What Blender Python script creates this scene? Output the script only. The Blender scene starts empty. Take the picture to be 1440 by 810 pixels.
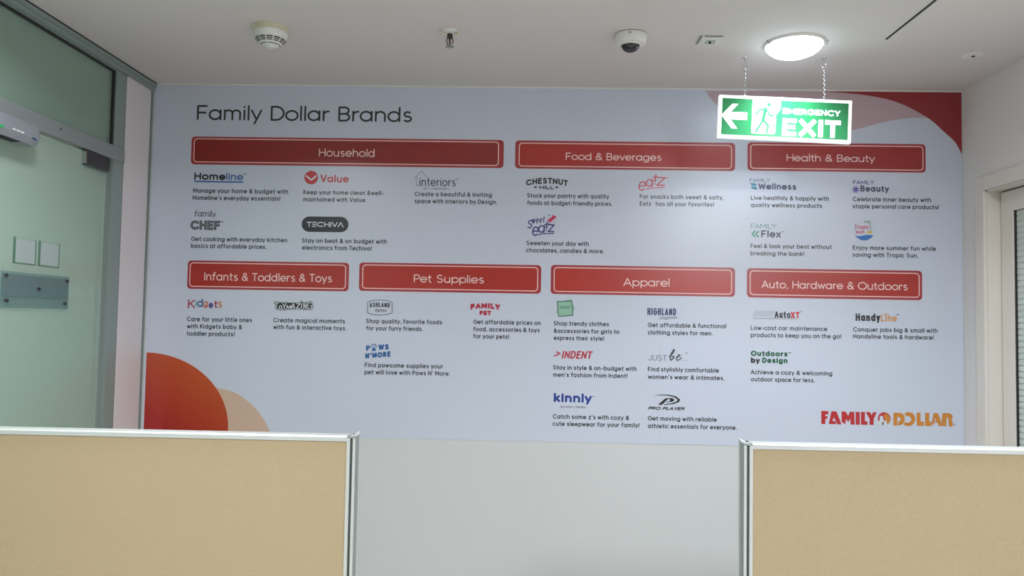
import bpy, bmesh, math, random
from mathutils import Vector, Matrix

# ---------------------------------------------------------------- camera, world, exposure
C = bpy.context.scene.collection
SC = bpy.context.scene
ROOM_W, CEIL, BACK_Y = 3.603, 2.55, -8.0

cam_data = bpy.data.cameras.new('camera')
cam = bpy.data.objects.new('camera', cam_data); C.objects.link(cam)
YAW, PITCH, ROLL = -0.02481, 0.04504, 0.01733
f0 = Vector((math.sin(YAW), math.cos(YAW), 0)); r0 = Vector((math.cos(YAW), -math.sin(YAW), 0)); u0 = Vector((0, 0, 1))
f1 = f0*math.cos(PITCH) + u0*math.sin(PITCH); u1 = u0*math.cos(PITCH) - f0*math.sin(PITCH)
r2 = r0*math.cos(ROLL) + u1*math.sin(ROLL); u2 = u1*math.cos(ROLL) - r0*math.sin(ROLL)
cam.matrix_world = Matrix(((r2.x, u2.x, -f1.x, 1.7206), (r2.y, u2.y, -f1.y, -3.35025), (r2.z, u2.z, -f1.z, 1.5), (0, 0, 0, 1)))
cam_data.sensor_width = 36.0
cam_data.lens = 1069.117/1440*36.0
cam_data.clip_start = 0.02
SC.camera = cam

world = bpy.data.worlds.new('world'); SC.world = world; world.use_nodes = True
world.node_tree.nodes['Background'].inputs[0].default_value = (0.8, 0.9, 1.0, 1)
world.node_tree.nodes['Background'].inputs[1].default_value = 0.15
SC.view_settings.view_transform = 'Standard'
SC.view_settings.look = 'None'
SC.view_settings.exposure = 0.0
SC.view_settings.gamma = 1.0
SC.view_settings.use_curve_mapping = False

ROW_POWER = (13.0, 36.0)     # recessed office downlights behind the frame edge: first and second row, watts
ROW_SPREAD = (156, 150)
KEY_POWER = 66.0         # bright flat panel behind the viewer near the right wall
DOWN_POWER, DOWN_SPREAD = 8.0, 118     # the round downlight in view
DOWN_GLOW = 7.0
BEYOND_POWER = 40.0      # added unseen lamp that brightens the frosted glass from behind
OFFICE_GLOW = 1.5
SIGN_GLOW = 1.0

# ---------------------------------------------------------------- materials
def srgb(r, g, b):
    f = lambda c: (c/255/12.92) if c/255 <= .04045 else ((c/255+.055)/1.055)**2.4
    return (f(r), f(g), f(b), 1)
MATS = {}
def mat(name, col, rough=.6, metal=0.0, spec=.5, noise=None, bump=None, emit=None, coat=0):
    if name in MATS: return MATS[name]
    m = bpy.data.materials.new(name); m.use_nodes = True; nt = m.node_tree; b = nt.nodes['Principled BSDF']
    b.inputs['Base Color'].default_value = col; b.inputs['Roughness'].default_value = rough
    b.inputs['Metallic'].default_value = metal; b.inputs['Specular IOR Level'].default_value = spec
    if coat: b.inputs['Coat Weight'].default_value = coat; b.inputs['Coat Roughness'].default_value = .1
    tc = nt.nodes.new('ShaderNodeTexCoord')
    if noise:
        sc, amt = noise; n = nt.nodes.new('ShaderNodeTexNoise'); n.inputs['Scale'].default_value = sc; n.inputs['Detail'].default_value = 6
        nt.links.new(tc.outputs['Object'], n.inputs['Vector'])
        mx = nt.nodes.new('ShaderNodeMix'); mx.data_type = 'RGBA'
        mx.inputs[6].default_value = tuple(c*(1-amt) for c in col[:3])+(1,); mx.inputs[7].default_value = tuple(min(1, c*(1+amt)) for c in col[:3])+(1,)
        nt.links.new(n.outputs['Fac'], mx.inputs[0]); nt.links.new(mx.outputs[2], b.inputs['Base Color'])
    if bump:
        sc, st = bump; n = nt.nodes.new('ShaderNodeTexNoise'); n.inputs['Scale'].default_value = sc; n.inputs['Detail'].default_value = 4
        nt.links.new(tc.outputs['Object'], n.inputs['Vector'])
        bp = nt.nodes.new('ShaderNodeBump'); bp.inputs['Strength'].default_value = st; bp.inputs['Distance'].default_value = .002
        nt.links.new(n.outputs['Fac'], bp.inputs['Height']); nt.links.new(bp.outputs['Normal'], b.inputs['Normal'])
    if emit:
        b.inputs['Emission Color'].default_value = col if len(emit) == 1 else emit[1]; b.inputs['Emission Strength'].default_value = emit[0]
    MATS[name] = m; return m

def gradient_mat(name, c0, c1, axis_vec, lo, hi, rough):
    """printed two-tone gradient, runs along a direction on the vinyl"""
    m = bpy.data.materials.new(name); m.use_nodes = True; nt = m.node_tree; b = nt.nodes['Principled BSDF']
    b.inputs['Roughness'].default_value = rough; b.inputs['Specular IOR Level'].default_value = VS
    tc = nt.nodes.new('ShaderNodeTexCoord'); d = nt.nodes.new('ShaderNodeVectorMath'); d.operation = 'DOT_PRODUCT'
    d.inputs[1].default_value = axis_vec; mr = nt.nodes.new('ShaderNodeMapRange'); mr.inputs[1].default_value = lo; mr.inputs[2].default_value = hi
    mx = nt.nodes.new('ShaderNodeMix'); mx.data_type = 'RGBA'; mx.inputs[6].default_value = c0; mx.inputs[7].default_value = c1
    nt.links.new(tc.outputs['Object'], d.inputs[0]); nt.links.new(d.outputs['Value'], mr.inputs[0]); nt.links.new(mr.outputs[0], mx.inputs[0])
    nt.links.new(mx.outputs[2], b.inputs['Base Color']); return m

def pane_mat(name, col, clear, rough=.06):
    """film-covered glass: mostly milky, partly see-through, glossy face"""
    m = bpy.data.materials.new(name); m.use_nodes = True; nt = m.node_tree; b = nt.nodes['Principled BSDF']
    b.inputs['Base Color'].default_value = col; b.inputs['Roughness'].default_value = rough; b.inputs['Specular IOR Level'].default_value = .6
    t = nt.nodes.new('ShaderNodeBsdfTransparent'); t.inputs[0].default_value = (.72, .88, .80, 1)
    mx = nt.nodes.new('ShaderNodeMixShader'); mx.inputs[0].default_value = clear
    out = nt.nodes['Material Output']
    nt.links.new(b.outputs[0], mx.inputs[1]); nt.links.new(t.outputs[0], mx.inputs[2]); nt.links.new(mx.outputs[0], out.inputs['Surface'])
    return m

VR, VS = .29, .9   # vinyl gloss
M = dict(
    wall=mat('wall_paint', srgb(208, 211, 212), .75, noise=(3, .015), bump=(140, .12)),
    wall_side=mat('wall_side_paint', srgb(228, 224, 222), .75, noise=(3, .015), bump=(140, .1)),
    ceil=mat('ceiling_paint', srgb(218, 212, 210), .85, noise=(2, .012), bump=(120, .08)),
    floor=mat('floor_tile', srgb(196, 192, 184), .35, noise=(9, .05)),
    joint=mat('floor_joint', srgb(120, 118, 114), .8),
    vinyl=mat('mural_vinyl', srgb(206, 213, 229), VR, spec=VS, noise=(1.5, .01), bump=(60, .03)),
    alu=mat('anodised_aluminium', srgb(208, 213, 211), .38, .3, bump=(300, .03)),
    alu_dark=mat('aluminium_shadow_gap', srgb(98, 106, 104), .5, .5),
    alu_grey=mat('grey_powder_coat', srgb(142, 150, 150), .45, .15),
    fabric=mat('beige_fabric', srgb(179, 161, 130), .92, spec=.15, noise=(260, .10), bump=(420, .35)),
    laminate=mat('white_laminate', srgb(222, 216, 218), .42),
    frame=mat('frame_grey_paint', srgb(140, 154, 150), .42, .1),
    steel=mat('dark_satin_steel', srgb(74, 76, 78), .35, .6),
    closer=mat('silver_closer_paint', srgb(150, 156, 164), .4, .35),
    white_pl=mat('white_plastic', srgb(228, 228, 224), .4),
    cream_pl=mat('aged_cream_plastic', srgb(212, 206, 180), .45),
    black=mat('black_plastic', srgb(20, 20, 24), .45),
    bubble=mat('smoked_dome', srgb(16, 16, 26), .05, coat=.6),
    brass=mat('bronze_metal', srgb(92, 78, 66), .35, .8),
    chrome=mat('chrome', srgb(210, 210, 212), .18, 1.0),
    door=mat('door_cream_paint', srgb(224, 218, 210), .5, bump=(90, .05)),
    rubber=mat('dark_gap', srgb(44, 46, 46), .8),
    paper=mat('white_paper', srgb(236, 238, 242), .6),
    acrylic=mat('grey_blue_acrylic', srgb(120, 134, 142), .12),
    dusk=mat('room_beyond_paint', srgb(206, 214, 206), .8),
    green_led=mat('green_mark', srgb(40, 160, 90), .4),
    blue_mark=mat('blue_mark', srgb(40, 84, 120), .4),
    lens=mat('lit_lens', (.88, .94, 1, 1), .4, emit=(DOWN_GLOW, (.78, .87, 1, 1))),
    panel_lens=mat('lit_panel_lens', (.95, .98, 1, 1), .4, emit=(OFFICE_GLOW, (.96, .98, 1, 1))),
    sign_white=mat('lit_sign_white', (.9, .97, .93, 1), .25, emit=(.6*SIGN_GLOW, (.93, 1, .96, 1))),
    sign_green=mat('lit_sign_green', srgb(36, 118, 70), .25, emit=(.11*SIGN_GLOW, srgb(90, 200, 130))),
)
M['pane'] = pane_mat('frosted_green_glass', srgb(150, 172, 160), .30, .12)
M['pane_door'] = pane_mat('frosted_door_glass', srgb(178, 192, 186), .42, .04)
M['pane_right'] = pane_mat('ribbed_green_glass', srgb(214, 224, 218), .15, .15)

# ---------------------------------------------------------------- mesh helpers
def obj(name, bm, m, parent=None, smooth=False):
    me = bpy.data.meshes.new(name); bmesh.ops.recalc_face_normals(bm, faces=bm.faces[:]); bm.to_mesh(me); bm.free()
    me.materials.append(m)
    if smooth:
        for p in me.polygons: p.use_smooth = True
    o = bpy.data.objects.new(name, me); C.objects.link(o)
    if parent is not None: o.parent = parent
    return o
def add_box(bm, x0, y0, z0, x1, y1, z1, bev=0):
    r = bmesh.ops.create_cube(bm, size=1)
    for v in r['verts']:
        v.co = Vector((x0 if v.co.x < 0 else x1, y0 if v.co.y < 0 else y1, z0 if v.co.z < 0 else z1))
    if bev:
        es = list({e for v in r['verts'] for e in v.link_edges})
        bmesh.ops.bevel(bm, geom=es, offset=bev, segments=2, affect='EDGES', profile=.6)
def box(name, m, parent, *d, bev=0):
    bm = bmesh.new(); add_box(bm, *d, bev=bev); return obj(name, bm, m, parent)
def add_lathe(bm, prof, c, n=40):
    """profile [(radius, z)...] turned about a vertical axis at c"""
    rings = []
    for r, z in prof:
        if r < 1e-6: rings.append([bm.verts.new((c[0], c[1], c[2]+z))])
        else: rings.append([bm.verts.new((c[0]+r*math.cos(2*math.pi*k/n), c[1]+r*math.sin(2*math.pi*k/n), c[2]+z)) for k in range(n)])
    for a, b in zip(rings, rings[1:]):
        for k in range(n):
            k2 = (k+1) % n
            if len(a) == 1 and len(b) == 1: continue
            if len(a) == 1: bm.faces.new((a[0], b[k], b[k2]))
            elif len(b) == 1: bm.faces.new((a[k], a[k2], b[0]))
            else: bm.faces.new((a[k], a[k2], b[k2], b[k]))
def lathe(name, m, parent, prof, c=(0, 0, 0), n=40, smooth=False):
    bm = bmesh.new(); add_lathe(bm, prof, c, n); o = obj(name, bm, m, parent, smooth=False)
    if smooth:
        for p in o.data.polygons: p.use_smooth = True
        try: o.data.set_sharp_from_angle(angle=math.radians(35))
        except Exception: pass
    return o
def add_tube(bm, pts, r, n=8, closed=False):
    pts = [Vector(p) for p in pts]; rings = []
    N = len(pts)
    for i, p in enumerate(pts):
        a = pts[(i-1) % N] if (i or closed) else p; b = pts[(i+1) % N] if (i < N-1 or closed) else p
        t = (b-a).normalized(); up = Vector((0, 0, 1)) if abs(t.z) < .9 else Vector((1, 0, 0))
        s = t.cross(up).normalized(); w = s.cross(t)
        rings.append([bm.verts.new(p+r*(s*math.cos(2*math.pi*k/n)+w*math.sin(2*math.pi*k/n))) for k in range(n)])
    for i in range(N if closed else N-1):
        a, b = rings[i], rings[(i+1) % N]
        for k in range(n): bm.faces.new((a[k], a[(k+1) % n], b[(k+1) % n], b[k]))
    if not closed: bm.faces.new(rings[0]); bm.faces.new(rings[-1])
def struct(o, label=None):
    o['kind'] = 'structure'
    if label: o['label'] = label
    return o
def thing(name, label, cat, loc=(0, 0, 0), group=None):
    o = bpy.data.objects.new(name, None); C.objects.link(o); o.location = loc; o.empty_display_size = .05
    o['label'] = label; o['category'] = cat
    if group: o['group'] = group
    return o

# ---------------------------------------------------------------- a single-line geometric alphabet, drawn with a pen of any weight
def arc(cx, cy, rx, ry, a0, a1, n=10):
    n = max(3, int(n*abs(a1-a0)/180)+1)
    return [(cx+rx*math.cos(math.radians(a0+(a1-a0)*i/n)), cy+ry*math.sin(math.radians(a0+(a1-a0)*i/n))) for i in range(n+1)]
XH = .70
LROUND = set("acdegoqCGOQtfTVWYvwyAx^J"); RROUND = set("bceopDOPTVWYvwyArxtfK")
def ring_(cx, cy, rx, ry): return arc(cx, cy, rx, ry, 0, 360)
def shoulder(x0, w, h=0.0): return [(x0, .40)]+arc(x0+w/2, XH-w/2, w/2, w/2, 180, 0)+[(x0+w, h)]
S_low = arc(.22, .525, .19, .175, 60, 180, 8)+arc(.22, .525, .19, .175, 180, 270, 8)[1:]+arc(.22, .175, .20, .175, 90, -120, 10)[1:]
S_low = arc(.23, .53, .19, .17, 45, 270, 10)+arc(.23, .18, .21, .18, 90, -140, 10)[1:]
S_cap = arc(.32, .76, .27, .24, 40, 270, 12)+arc(.32, .26, .30, .26, 90, -145, 12)[1:]
G = {
 'a': (.68, [ring_(.33, .35, .33, .35), [(.66, XH), (.66, 0)]]),
 'b': (.68, [ring_(.35, .35, .33, .35), [(.02, 1.03), (.02, 0)]]),
 'c': (.58, [arc(.34, .35, .34, .35, 48, 312)]),
 'd': (.68, [ring_(.33, .35, .33, .35), [(.66, 1.03), (.66, 0)]]),
 'e': (.68, [[(.02, .35), (.66, .35)], arc(.34, .35, .34, .35, 0, 315)]),
 'f': (.38, [arc(.36, .83, .22, .20, 80, 180)+[(.14, 0)], [(0, .68), (.36, .68)]]),
 'g': (.68, [ring_(.33, .35, .33, .35), [(.66, XH), (.66, 0)]+arc(.34, -.02, .32, .27, 0, -150)[1:]]),
 'h': (.56, [[(0, 1.03), (0, 0)], shoulder(0, .54)]),
 'i': (.02, [[(.01, XH), (.01, 0)], [(.01, .94), (.01, .97)]]),
 'j': (.10, [[(.08, XH), (.08, -.1)]+arc(-.08, -.1, .16, .17, 0, -90)[1:], [(.08, .94), (.08, .97)]]),
 'k': (.48, [[(0, 1.03), (0, 0)], [(.44, XH), (.02, .27)], [(.16, .40), (.48, 0)]]),
 'l': (.02, [[(.01, 1.03), (.01, 0)]]),
 'm': (.94, [[(0, XH), (0, 0)], shoulder(0, .46), shoulder(.46, .46)]),
 'n': (.56, [[(0, XH), (0, 0)], shoulder(0, .54)]),
 'o': (.70, [ring_(.35, .35, .35, .35)]),
 'p': (.68, [ring_(.35, .35, .33, .35), [(.02, XH), (.02, -.29)]]),
 'q': (.68, [ring_(.33, .35, .33, .35), [(.66, XH), (.66, -.29)]]),
 'r': (.30, [[(0, XH), (0, 0)], [(0, .38)]+arc(.28, .40, .28, .29, 180, 85)[1:]]),
 's': (.44, [S_low]),
 't': (.36, [[(.15, .95), (.15, .18)]+arc(.32, .18, .17, .18, 180, 275)[1:], [(0, .68), (.34, .68)]]),
 'u': (.56, [[(0, XH), (0, .27)]+arc(.27, .27, .27, .27, 180, 360)[1:]+[(.54, XH)], [(.54, .4), (.54, 0)]]),
 'v': (.56, [[(0, XH), (.28, 0), (.56, XH)]]),
 'w': (.86, [[(0, XH), (.22, 0), (.43, .66), (.64, 0), (.86, XH)]]),
 'x': (.52, [[(0, XH), (.52, 0)], [(.52, XH), (0, 0)]]),
 'y': (.56, [[(0, XH), (.28, .03)], [(.56, XH), (.18, -.29)]]),
 'z': (.50, [[(.02, XH), (.50, XH), (0, 0), (.50, 0)]]),
 'A': (.78, [[(0, 0), (.39, 1), (.78, 0)], [(.13, .31), (.65, .31)]]),
 'B': (.60, [[(0, 1), (0, 0)], [(0, 1), (.33, 1)]+arc(.33, .76, .23, .24, 90, -90)[1:]+[(0, .52)], [(.33, .52)]+arc(.34, .26, .26, .26, 90, -90)[1:]+[(0, 0)]]),
 'C': (.86, [arc(.50, .50, .50, .50, 48, 312, 14)]),
 'D': (.72, [[(0, 0), (0, 1), (.26, 1)]+arc(.26, .5, .46, .5, 90, -90, 12)[1:]+[(0, 0)]]),
 'E': (.52, [[(.52, 1), (0, 1), (0, 0), (.52, 0)], [(0, .52), (.46, .52)]]),
 'F': (.52, [[(.52, 1), (0, 1), (0, 0)], [(0, .50), (.46, .50)]]),
 'G': (.92, [arc(.50, .50, .50, .50, 48, 360, 14)+[(.55, .5)]]),
 'H': (.68, [[(0, 1), (0, 0)], [(.68, 1), (.68, 0)], [(0, .52), (.68, .52)]]),
 'I': (.02, [[(.01, 1), (.01, 0)]]),
 'J': (.44, [[(.42, 1), (.42, .22)]+arc(.21, .22, .21, .22, 0, -170)[1:]]),
 'K': (.60, [[(0, 1), (0, 0)], [(.56, 1), (.01, .40)], [(.18, .58), (.60, 0)]]),
 'L': (.46, [[(0, 1), (0, 0), (.46, 0)]]),
 'M': (.84, [[(0, 0), (0, 1), (.42, .28), (.84, 1), (.84, 0)]]),
 'N': (.70, [[(0, 0), (0, 1), (.70, 0), (.70, 1)]]),
 'O': (1.0, [arc(.50, .50, .50, .50, 0, 360, 14)]),
 'P': (.56, [[(0, 1), (0, 0)], [(0, 1), (.30, 1)]+arc(.30, .72, .26, .28, 90, -90)[1:]+[(0, .44)]]),
 'R': (.60, [[(0, 1), (0, 0)], [(0, 1), (.30, 1)]+arc(.30, .73, .26, .27, 90, -90)[1:]+[(0, .46)], [(.32, .46), (.60, 0)]]),
 'S': (.64, [S_cap]),
 'T': (.62, [[(0, 1), (.62, 1)], [(.31, 1), (.31, 0)]]),
 'U': (.64, [[(0, 1), (0, .32)]+arc(.32, .32, .32, .32, 180, 360)[1:]+[(.64, 1)]]),
 'V': (.74, [[(0, 1), (.37, 0), (.74, 1)]]),
 'W': (1.1, [[(0, 1), (.27, 0), (.55, .92), (.83, 0), (1.1, 1)]]),
 'X': (.66, [[(0, 1), (.66, 0)], [(.66, 1), (0, 0)]]),
 'Y': (.66, [[(0, 1), (.33, .45), (.66, 1)], [(.33, .45), (.33, 0)]]),
 'Z': (.60, [[(0, 1), (.60, 1), (0, 0), (.60, 0)]]),
 '&': (.72, [[(.70, 0), (.17, .66)]+arc(.33, .79, .19, .21, 205, -50, 10)[1:], [(.45, .63)]+arc(.25, .26, .25, .26, 120, 300, 8)+[(.50, .14), (.66, .42)]]),
 '!': (.02, [[(.01, 1), (.01, .30)], [(.01, .0), (.01, .03)]]),
 '.': (.02, [[(.01, 0), (.01, .03)]]),
 ',': (.06, [[(.05, .04), (0, -.12)]]),
 "'": (.02, [[(.01, 1.02), (.01, .80)]]),
 '-': (.30, [[(0, .36), (.30, .36)]]),
 '+': (.40, [[(0, .36), (.40, .36)], [(.2, .16), (.2, .56)]]),
 '>': (.50, [[(0, .82), (.50, .48), (0, .16)]]),
 '(': (.16, [arc(.3, .4, .3, .6, 130, 230)]),
 ')': (.16, [arc(-.14, .4, .3, .6, 50, -50)]),
 '=': (.52, [[(0, 1), (.52, 1)], [(0, .5), (.52, .5)], [(0, 0), (.52, 0)]]),     # an E made of three bars
 'Q': (.66, [[(.60, .80), (.40, 1), (.10, .95), (0, .60), (.06, .10), (.35, 0), (.66, .2)], [(0, .5), (.6, .72)]]),
 '^': (.74, [[(0, 0), (.37, 1), (.74, 0)]]),                                      # an A without its bar
 ' ': (.30, []),
}
LAYER = [0]
def lift(y):
    """ink laid over ink sits a hair (0.02 mm) higher, so strokes never share one plane"""
    LAYER[0] += 1
    return y-.000022*(LAYER[0] % 11)
def ribbon(bm, pts, w, y, closed=False, cap='round', taper=None):
    """flat pen stroke of width w; it is cut at sharp corners into straight or smooth runs"""
    P = []
    for p in pts:
        p = Vector((p[0], p[1]))
        if not P or (p-P[-1]).length > w*.02+1e-6: P.append(p)
    if len(P) > 2 and (P[0]-P[-1]).length < w*.1+1e-5: closed = True; P.pop()
    n = len(P)
    if n == 1 and cap == 'square': P = [P[0]-Vector((0, w*.02)), P[0]+Vector((0, w*.02))]; n = 2
    if cap == 'square' and not closed and n > 1:          # free ends reach half a pen further
        P[0] = P[0]+(P[0]-P[1]).normalized()*w*.46; P[-1] = P[-1]+(P[-1]-P[-2]).normalized()*w*.46
    if n < 3 or taper is not None: return run(bm, P, w, lift(y), closed, cap, taper)
    def turn(i):
        a = (P[i]-P[i-1]).normalized(); b = (P[(i+1) % n]-P[i]).normalized(); return a.dot(b)
    sharp = [i for i in range(n) if (closed or 0 < i < n-1) and turn(i) < .78]
    if not sharp: return run(bm, P, w, lift(y), closed, cap, taper)
    if closed:
        k = sharp[0]; co = {(i-k) % n: turn(i) for i in sharp}; P = P[k:]+P[:k]; P.append(P[0]); co[n] = co[0]; n += 1
    else: co = {i: turn(i) for i in sharp}
    cuts = sorted(set([0, n-1]) | set(co))
    for i, j in zip(cuts, cuts[1:]):
        Q = [q.copy() for q in P[i:j+1]]
        if cap != 'round':
            for e, idx, nb in ((0, i, 1), (-1, j, -2)):
                if idx in co:
                    Q[e] = Q[e]+(Q[e]-Q[nb]).normalized()*(w/2)*(1.0 if -.3 < co[idx] < .3 else (.45 if co[idx] < 0 else .6))
        run(bm, Q, w, lift(y), False, cap, None)
def run(bm, pts, w, y, closed=False, cap='round', taper=None):
    P = []
    for p in pts:
        p = Vector((p[0], p[1]))
        if not P or (p-P[-1]).length > w*.02+1e-6: P.append(p)
    if len(P) > 2 and (P[0]-P[-1]).length < w*.1+1e-5: closed = True; P.pop()
    if len(P) < 2:
        if not P: return
        P = [P[0]-Vector((0, w*.01)), P[0]+Vector((0, w*.01))]
    n = len(P); hw = w/2; L = []; R = []
    vl = []
    for i in range(n):
        a = P[i-1] if (i or closed) else None; b = P[(i+1) % n] if (i < n-1 or closed) else None
        d1 = (P[i]-a).normalized() if a is not None else None; d2 = (b-P[i]).normalized() if b is not None else None
        if d1 is None: d1 = d2
        if d2 is None: d2 = d1
        t = d1+d2
        t = t.normalized() if t.length > 1e-4 else d1
        nrm = Vector((-t.y, t.x)); k = max(.45, abs(Vector((-d1.y, d1.x)).dot(nrm)))
        h = hw if taper is None else hw*taper(i/(n-1))
        o = nrm*(h/k)
        vl.append((bm.verts.new((P[i].x+o.x, y, P[i].y+o.y)), bm.verts.new((P[i].x-o.x, y, P[i].y-o.y))))
    for i in range(n if closed else n-1):
        a, b = vl[i], vl[(i+1) % n]
        try: bm.faces.new((a[0], a[1], b[1], b[0]))
        except ValueError: pass
    if not closed and cap == 'round' and taper is None:
        for (v, d) in ((vl[0], (P[0]-P[1]).normalized()), (vl[-1], (P[-1]-P[-2]).normalized())):
            c = (v[0].co+v[1].co)/2; s = (v[0].co-v[1].co)/2; D = Vector((d.x, 0, d.y))*hw
            pts3 = [v[0]]+[bm.verts.new(c+s*math.cos(t_)+D*math.sin(t_)) for t_ in (math.pi*.25, math.pi*.5, math.pi*.75)]+[v[1]]
            bm.faces.new(pts3)
def text(bm, s, x0, x1, z, cap, w, y, slant=0, rise=0, bend=0, capstyle='round', serif=0, sx=1, jit=0, gap=None, only=None):
    """writes s so that its ink runs from x0 to x1, on the baseline z, capitals cap tall, pen w"""
    k = cap-w; sc = k; fixed = gap
    for _ in range(5):                       # settle letter width against letter spacing
        pos = 0; items = []; prev = ''; wd = 0
        gap = fixed if fixed is not None else (w+.13*cap)/sc
        for ch in s:
            adv, st = G[ch]
            if ch == ' ': pos += adv+.10; prev = ''; wd += 1; continue
            pos -= (.045 if ch in LROUND else 0)+(.045 if prev in RROUND else 0)
            items.append((ch, pos, st, wd)); pos += adv+gap; prev = ch
        xs = [p+q[0] for _, p, st, _w in items for sk in st for q in sk]
        lo, hi = min(xs), max(xs)
        sc = (x1-x0-w)/max(hi-lo, 1e-6) if hi-lo > .1 else k
    for idx, (ch, p, st, wi) in enumerate(items):
        if only is not None and wi != only: continue
        dz = jit*((idx*7) % 3-1)
        for sk in st:
            pts = []
            for (a, b) in sk:
                X = x0+w/2+(p+a-lo)*sc; t = (X-x0)/max(x1-x0, 1e-6)
                zz = w/2+b*k
                pts.append((X+slant*zz, z+zz+rise*(X-x0)+bend*(1-(2*t-1)**2)+dz))
            ribbon(bm, pts, w, y, cap='square' if capstyle == 'butt' else 'round')
            if serif:
                for (e, q) in ((sk[0], sk[1]), (sk[-1], sk[-2])):
                    if abs(e[0]-q[0]) < .06 and (abs(e[1]) < .05 or abs(e[1]-XH) < .08 or e[1] > .93):
                        X = x0+w/2+(p+e[0]-lo)*sc; zz = w/2+e[1]*k
                        ribbon(bm, [(X-serif+slant*zz, z+zz+rise*(X-x0)+dz), (X+serif+slant*zz, z+zz+rise*(X-x0)+dz)], w*.6, y, cap='butt')
def poly(bm, pts, y):
    from mathutils.geometry import tessellate_polygon
    y = lift(y)
    vs = [bm.verts.new((a, y, b)) for a, b in pts]
    for t in tessellate_polygon([[Vector((a, b, 0)) for a, b in pts]]):
        try: bm.faces.new([vs[i] for i in t])
        except ValueError: pass
def rrect(x0, z0, x1, z1, r, n=6):
    P = []
    for cx, cz, a in ((x1-r, z1-r, 0), (x0+r, z1-r, 90), (x0+r, z0+r, 180), (x1-r, z0+r, 270)):
        P += [(cx+r*math.cos(math.radians(a+90*i/n)), cz+r*math.sin(math.radians(a+90*i/n))) for i in range(n+1)]
    return P
def face_up(bm):
    """print lies on the wall: every face looks into the room"""
    for f in bm.faces:
        f.normal_update()
        if f.normal.y > 0: f.normal_flip()
def print_obj(name, bm, m, parent):
    face_up(bm)
    me = bpy.data.meshes.new(name); bm.to_mesh(me); bm.free(); me.materials.append(m)
    o = bpy.data.objects.new(name, me); C.objects.link(o); o.parent = parent; return o
def ink(rgb):
    return mat('ink_%02x%02x%02x' % rgb, srgb(*rgb), VR, spec=VS)

# ---------------------------------------------------------------- what is printed on the mural, metres on the wall (x along it, z up)
TITLE = ('Family Dollar Brands', 0.2054, 1.1773, 2.3847, 0.0681, 0.0084)
BANNERS = [
 ('Household', (0.1857, 2.1835, 1.5902, 2.3095), (0.1988, 2.1947, 1.5669, 2.2994), ('Household', 0.7638, 1.0133, 2.2256, 0.0361, 0.0043), (142, 19, 16)),
 ('Food and Beverages', (1.6415, 2.183, 2.6125, 2.3085), (1.6593, 2.1938, 2.5964, 2.2966), ('Food & Beverages', 1.866, 2.2887, 2.2236, 0.0327, 0.0041), (174, 27, 18)),
 ('Health and Beauty', (2.6666, 2.1863, 3.4424, 2.3121), (2.6806, 2.1965, 3.4303, 2.3013), ('Health & Beauty', 2.8378, 3.2221, 2.2294, 0.0322, 0.004), (160, 25, 26)),
 ('Infants and Toddlers and Toys', (0.189, 1.6243, 0.9125, 1.751), (0.2003, 1.6356, 0.8981, 1.7403), ('Infants & Toddlers & Toys', 0.2653, 0.8382, 1.6627, 0.0364, 0.0043), (172, 31, 18)),
 ('Pet Supplies', (0.9587, 1.6276, 1.7651, 1.7538), (0.9744, 1.6393, 1.75, 1.743), ('Pet Supplies', 1.2022, 1.5127, 1.6686, 0.0359, 0.0043), (176, 33, 18)),
 ('Apparel', (1.8079, 1.628, 2.6143, 1.7561), (1.8228, 1.6393, 2.5991, 1.7445), ('Apparel', 2.1265, 2.3288, 1.6674, 0.0361, 0.0044), (184, 37, 20)),
 ('Auto, Hardware and Outdoors', (2.666, 1.6268, 3.4234, 1.7548), (2.6803, 1.6391, 3.4104, 1.7432), ('Auto, Hardware & Outdoors', 2.7292, 3.3604, 1.6681, 0.0338, 0.0042), (176, 35, 26)),
]
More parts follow.
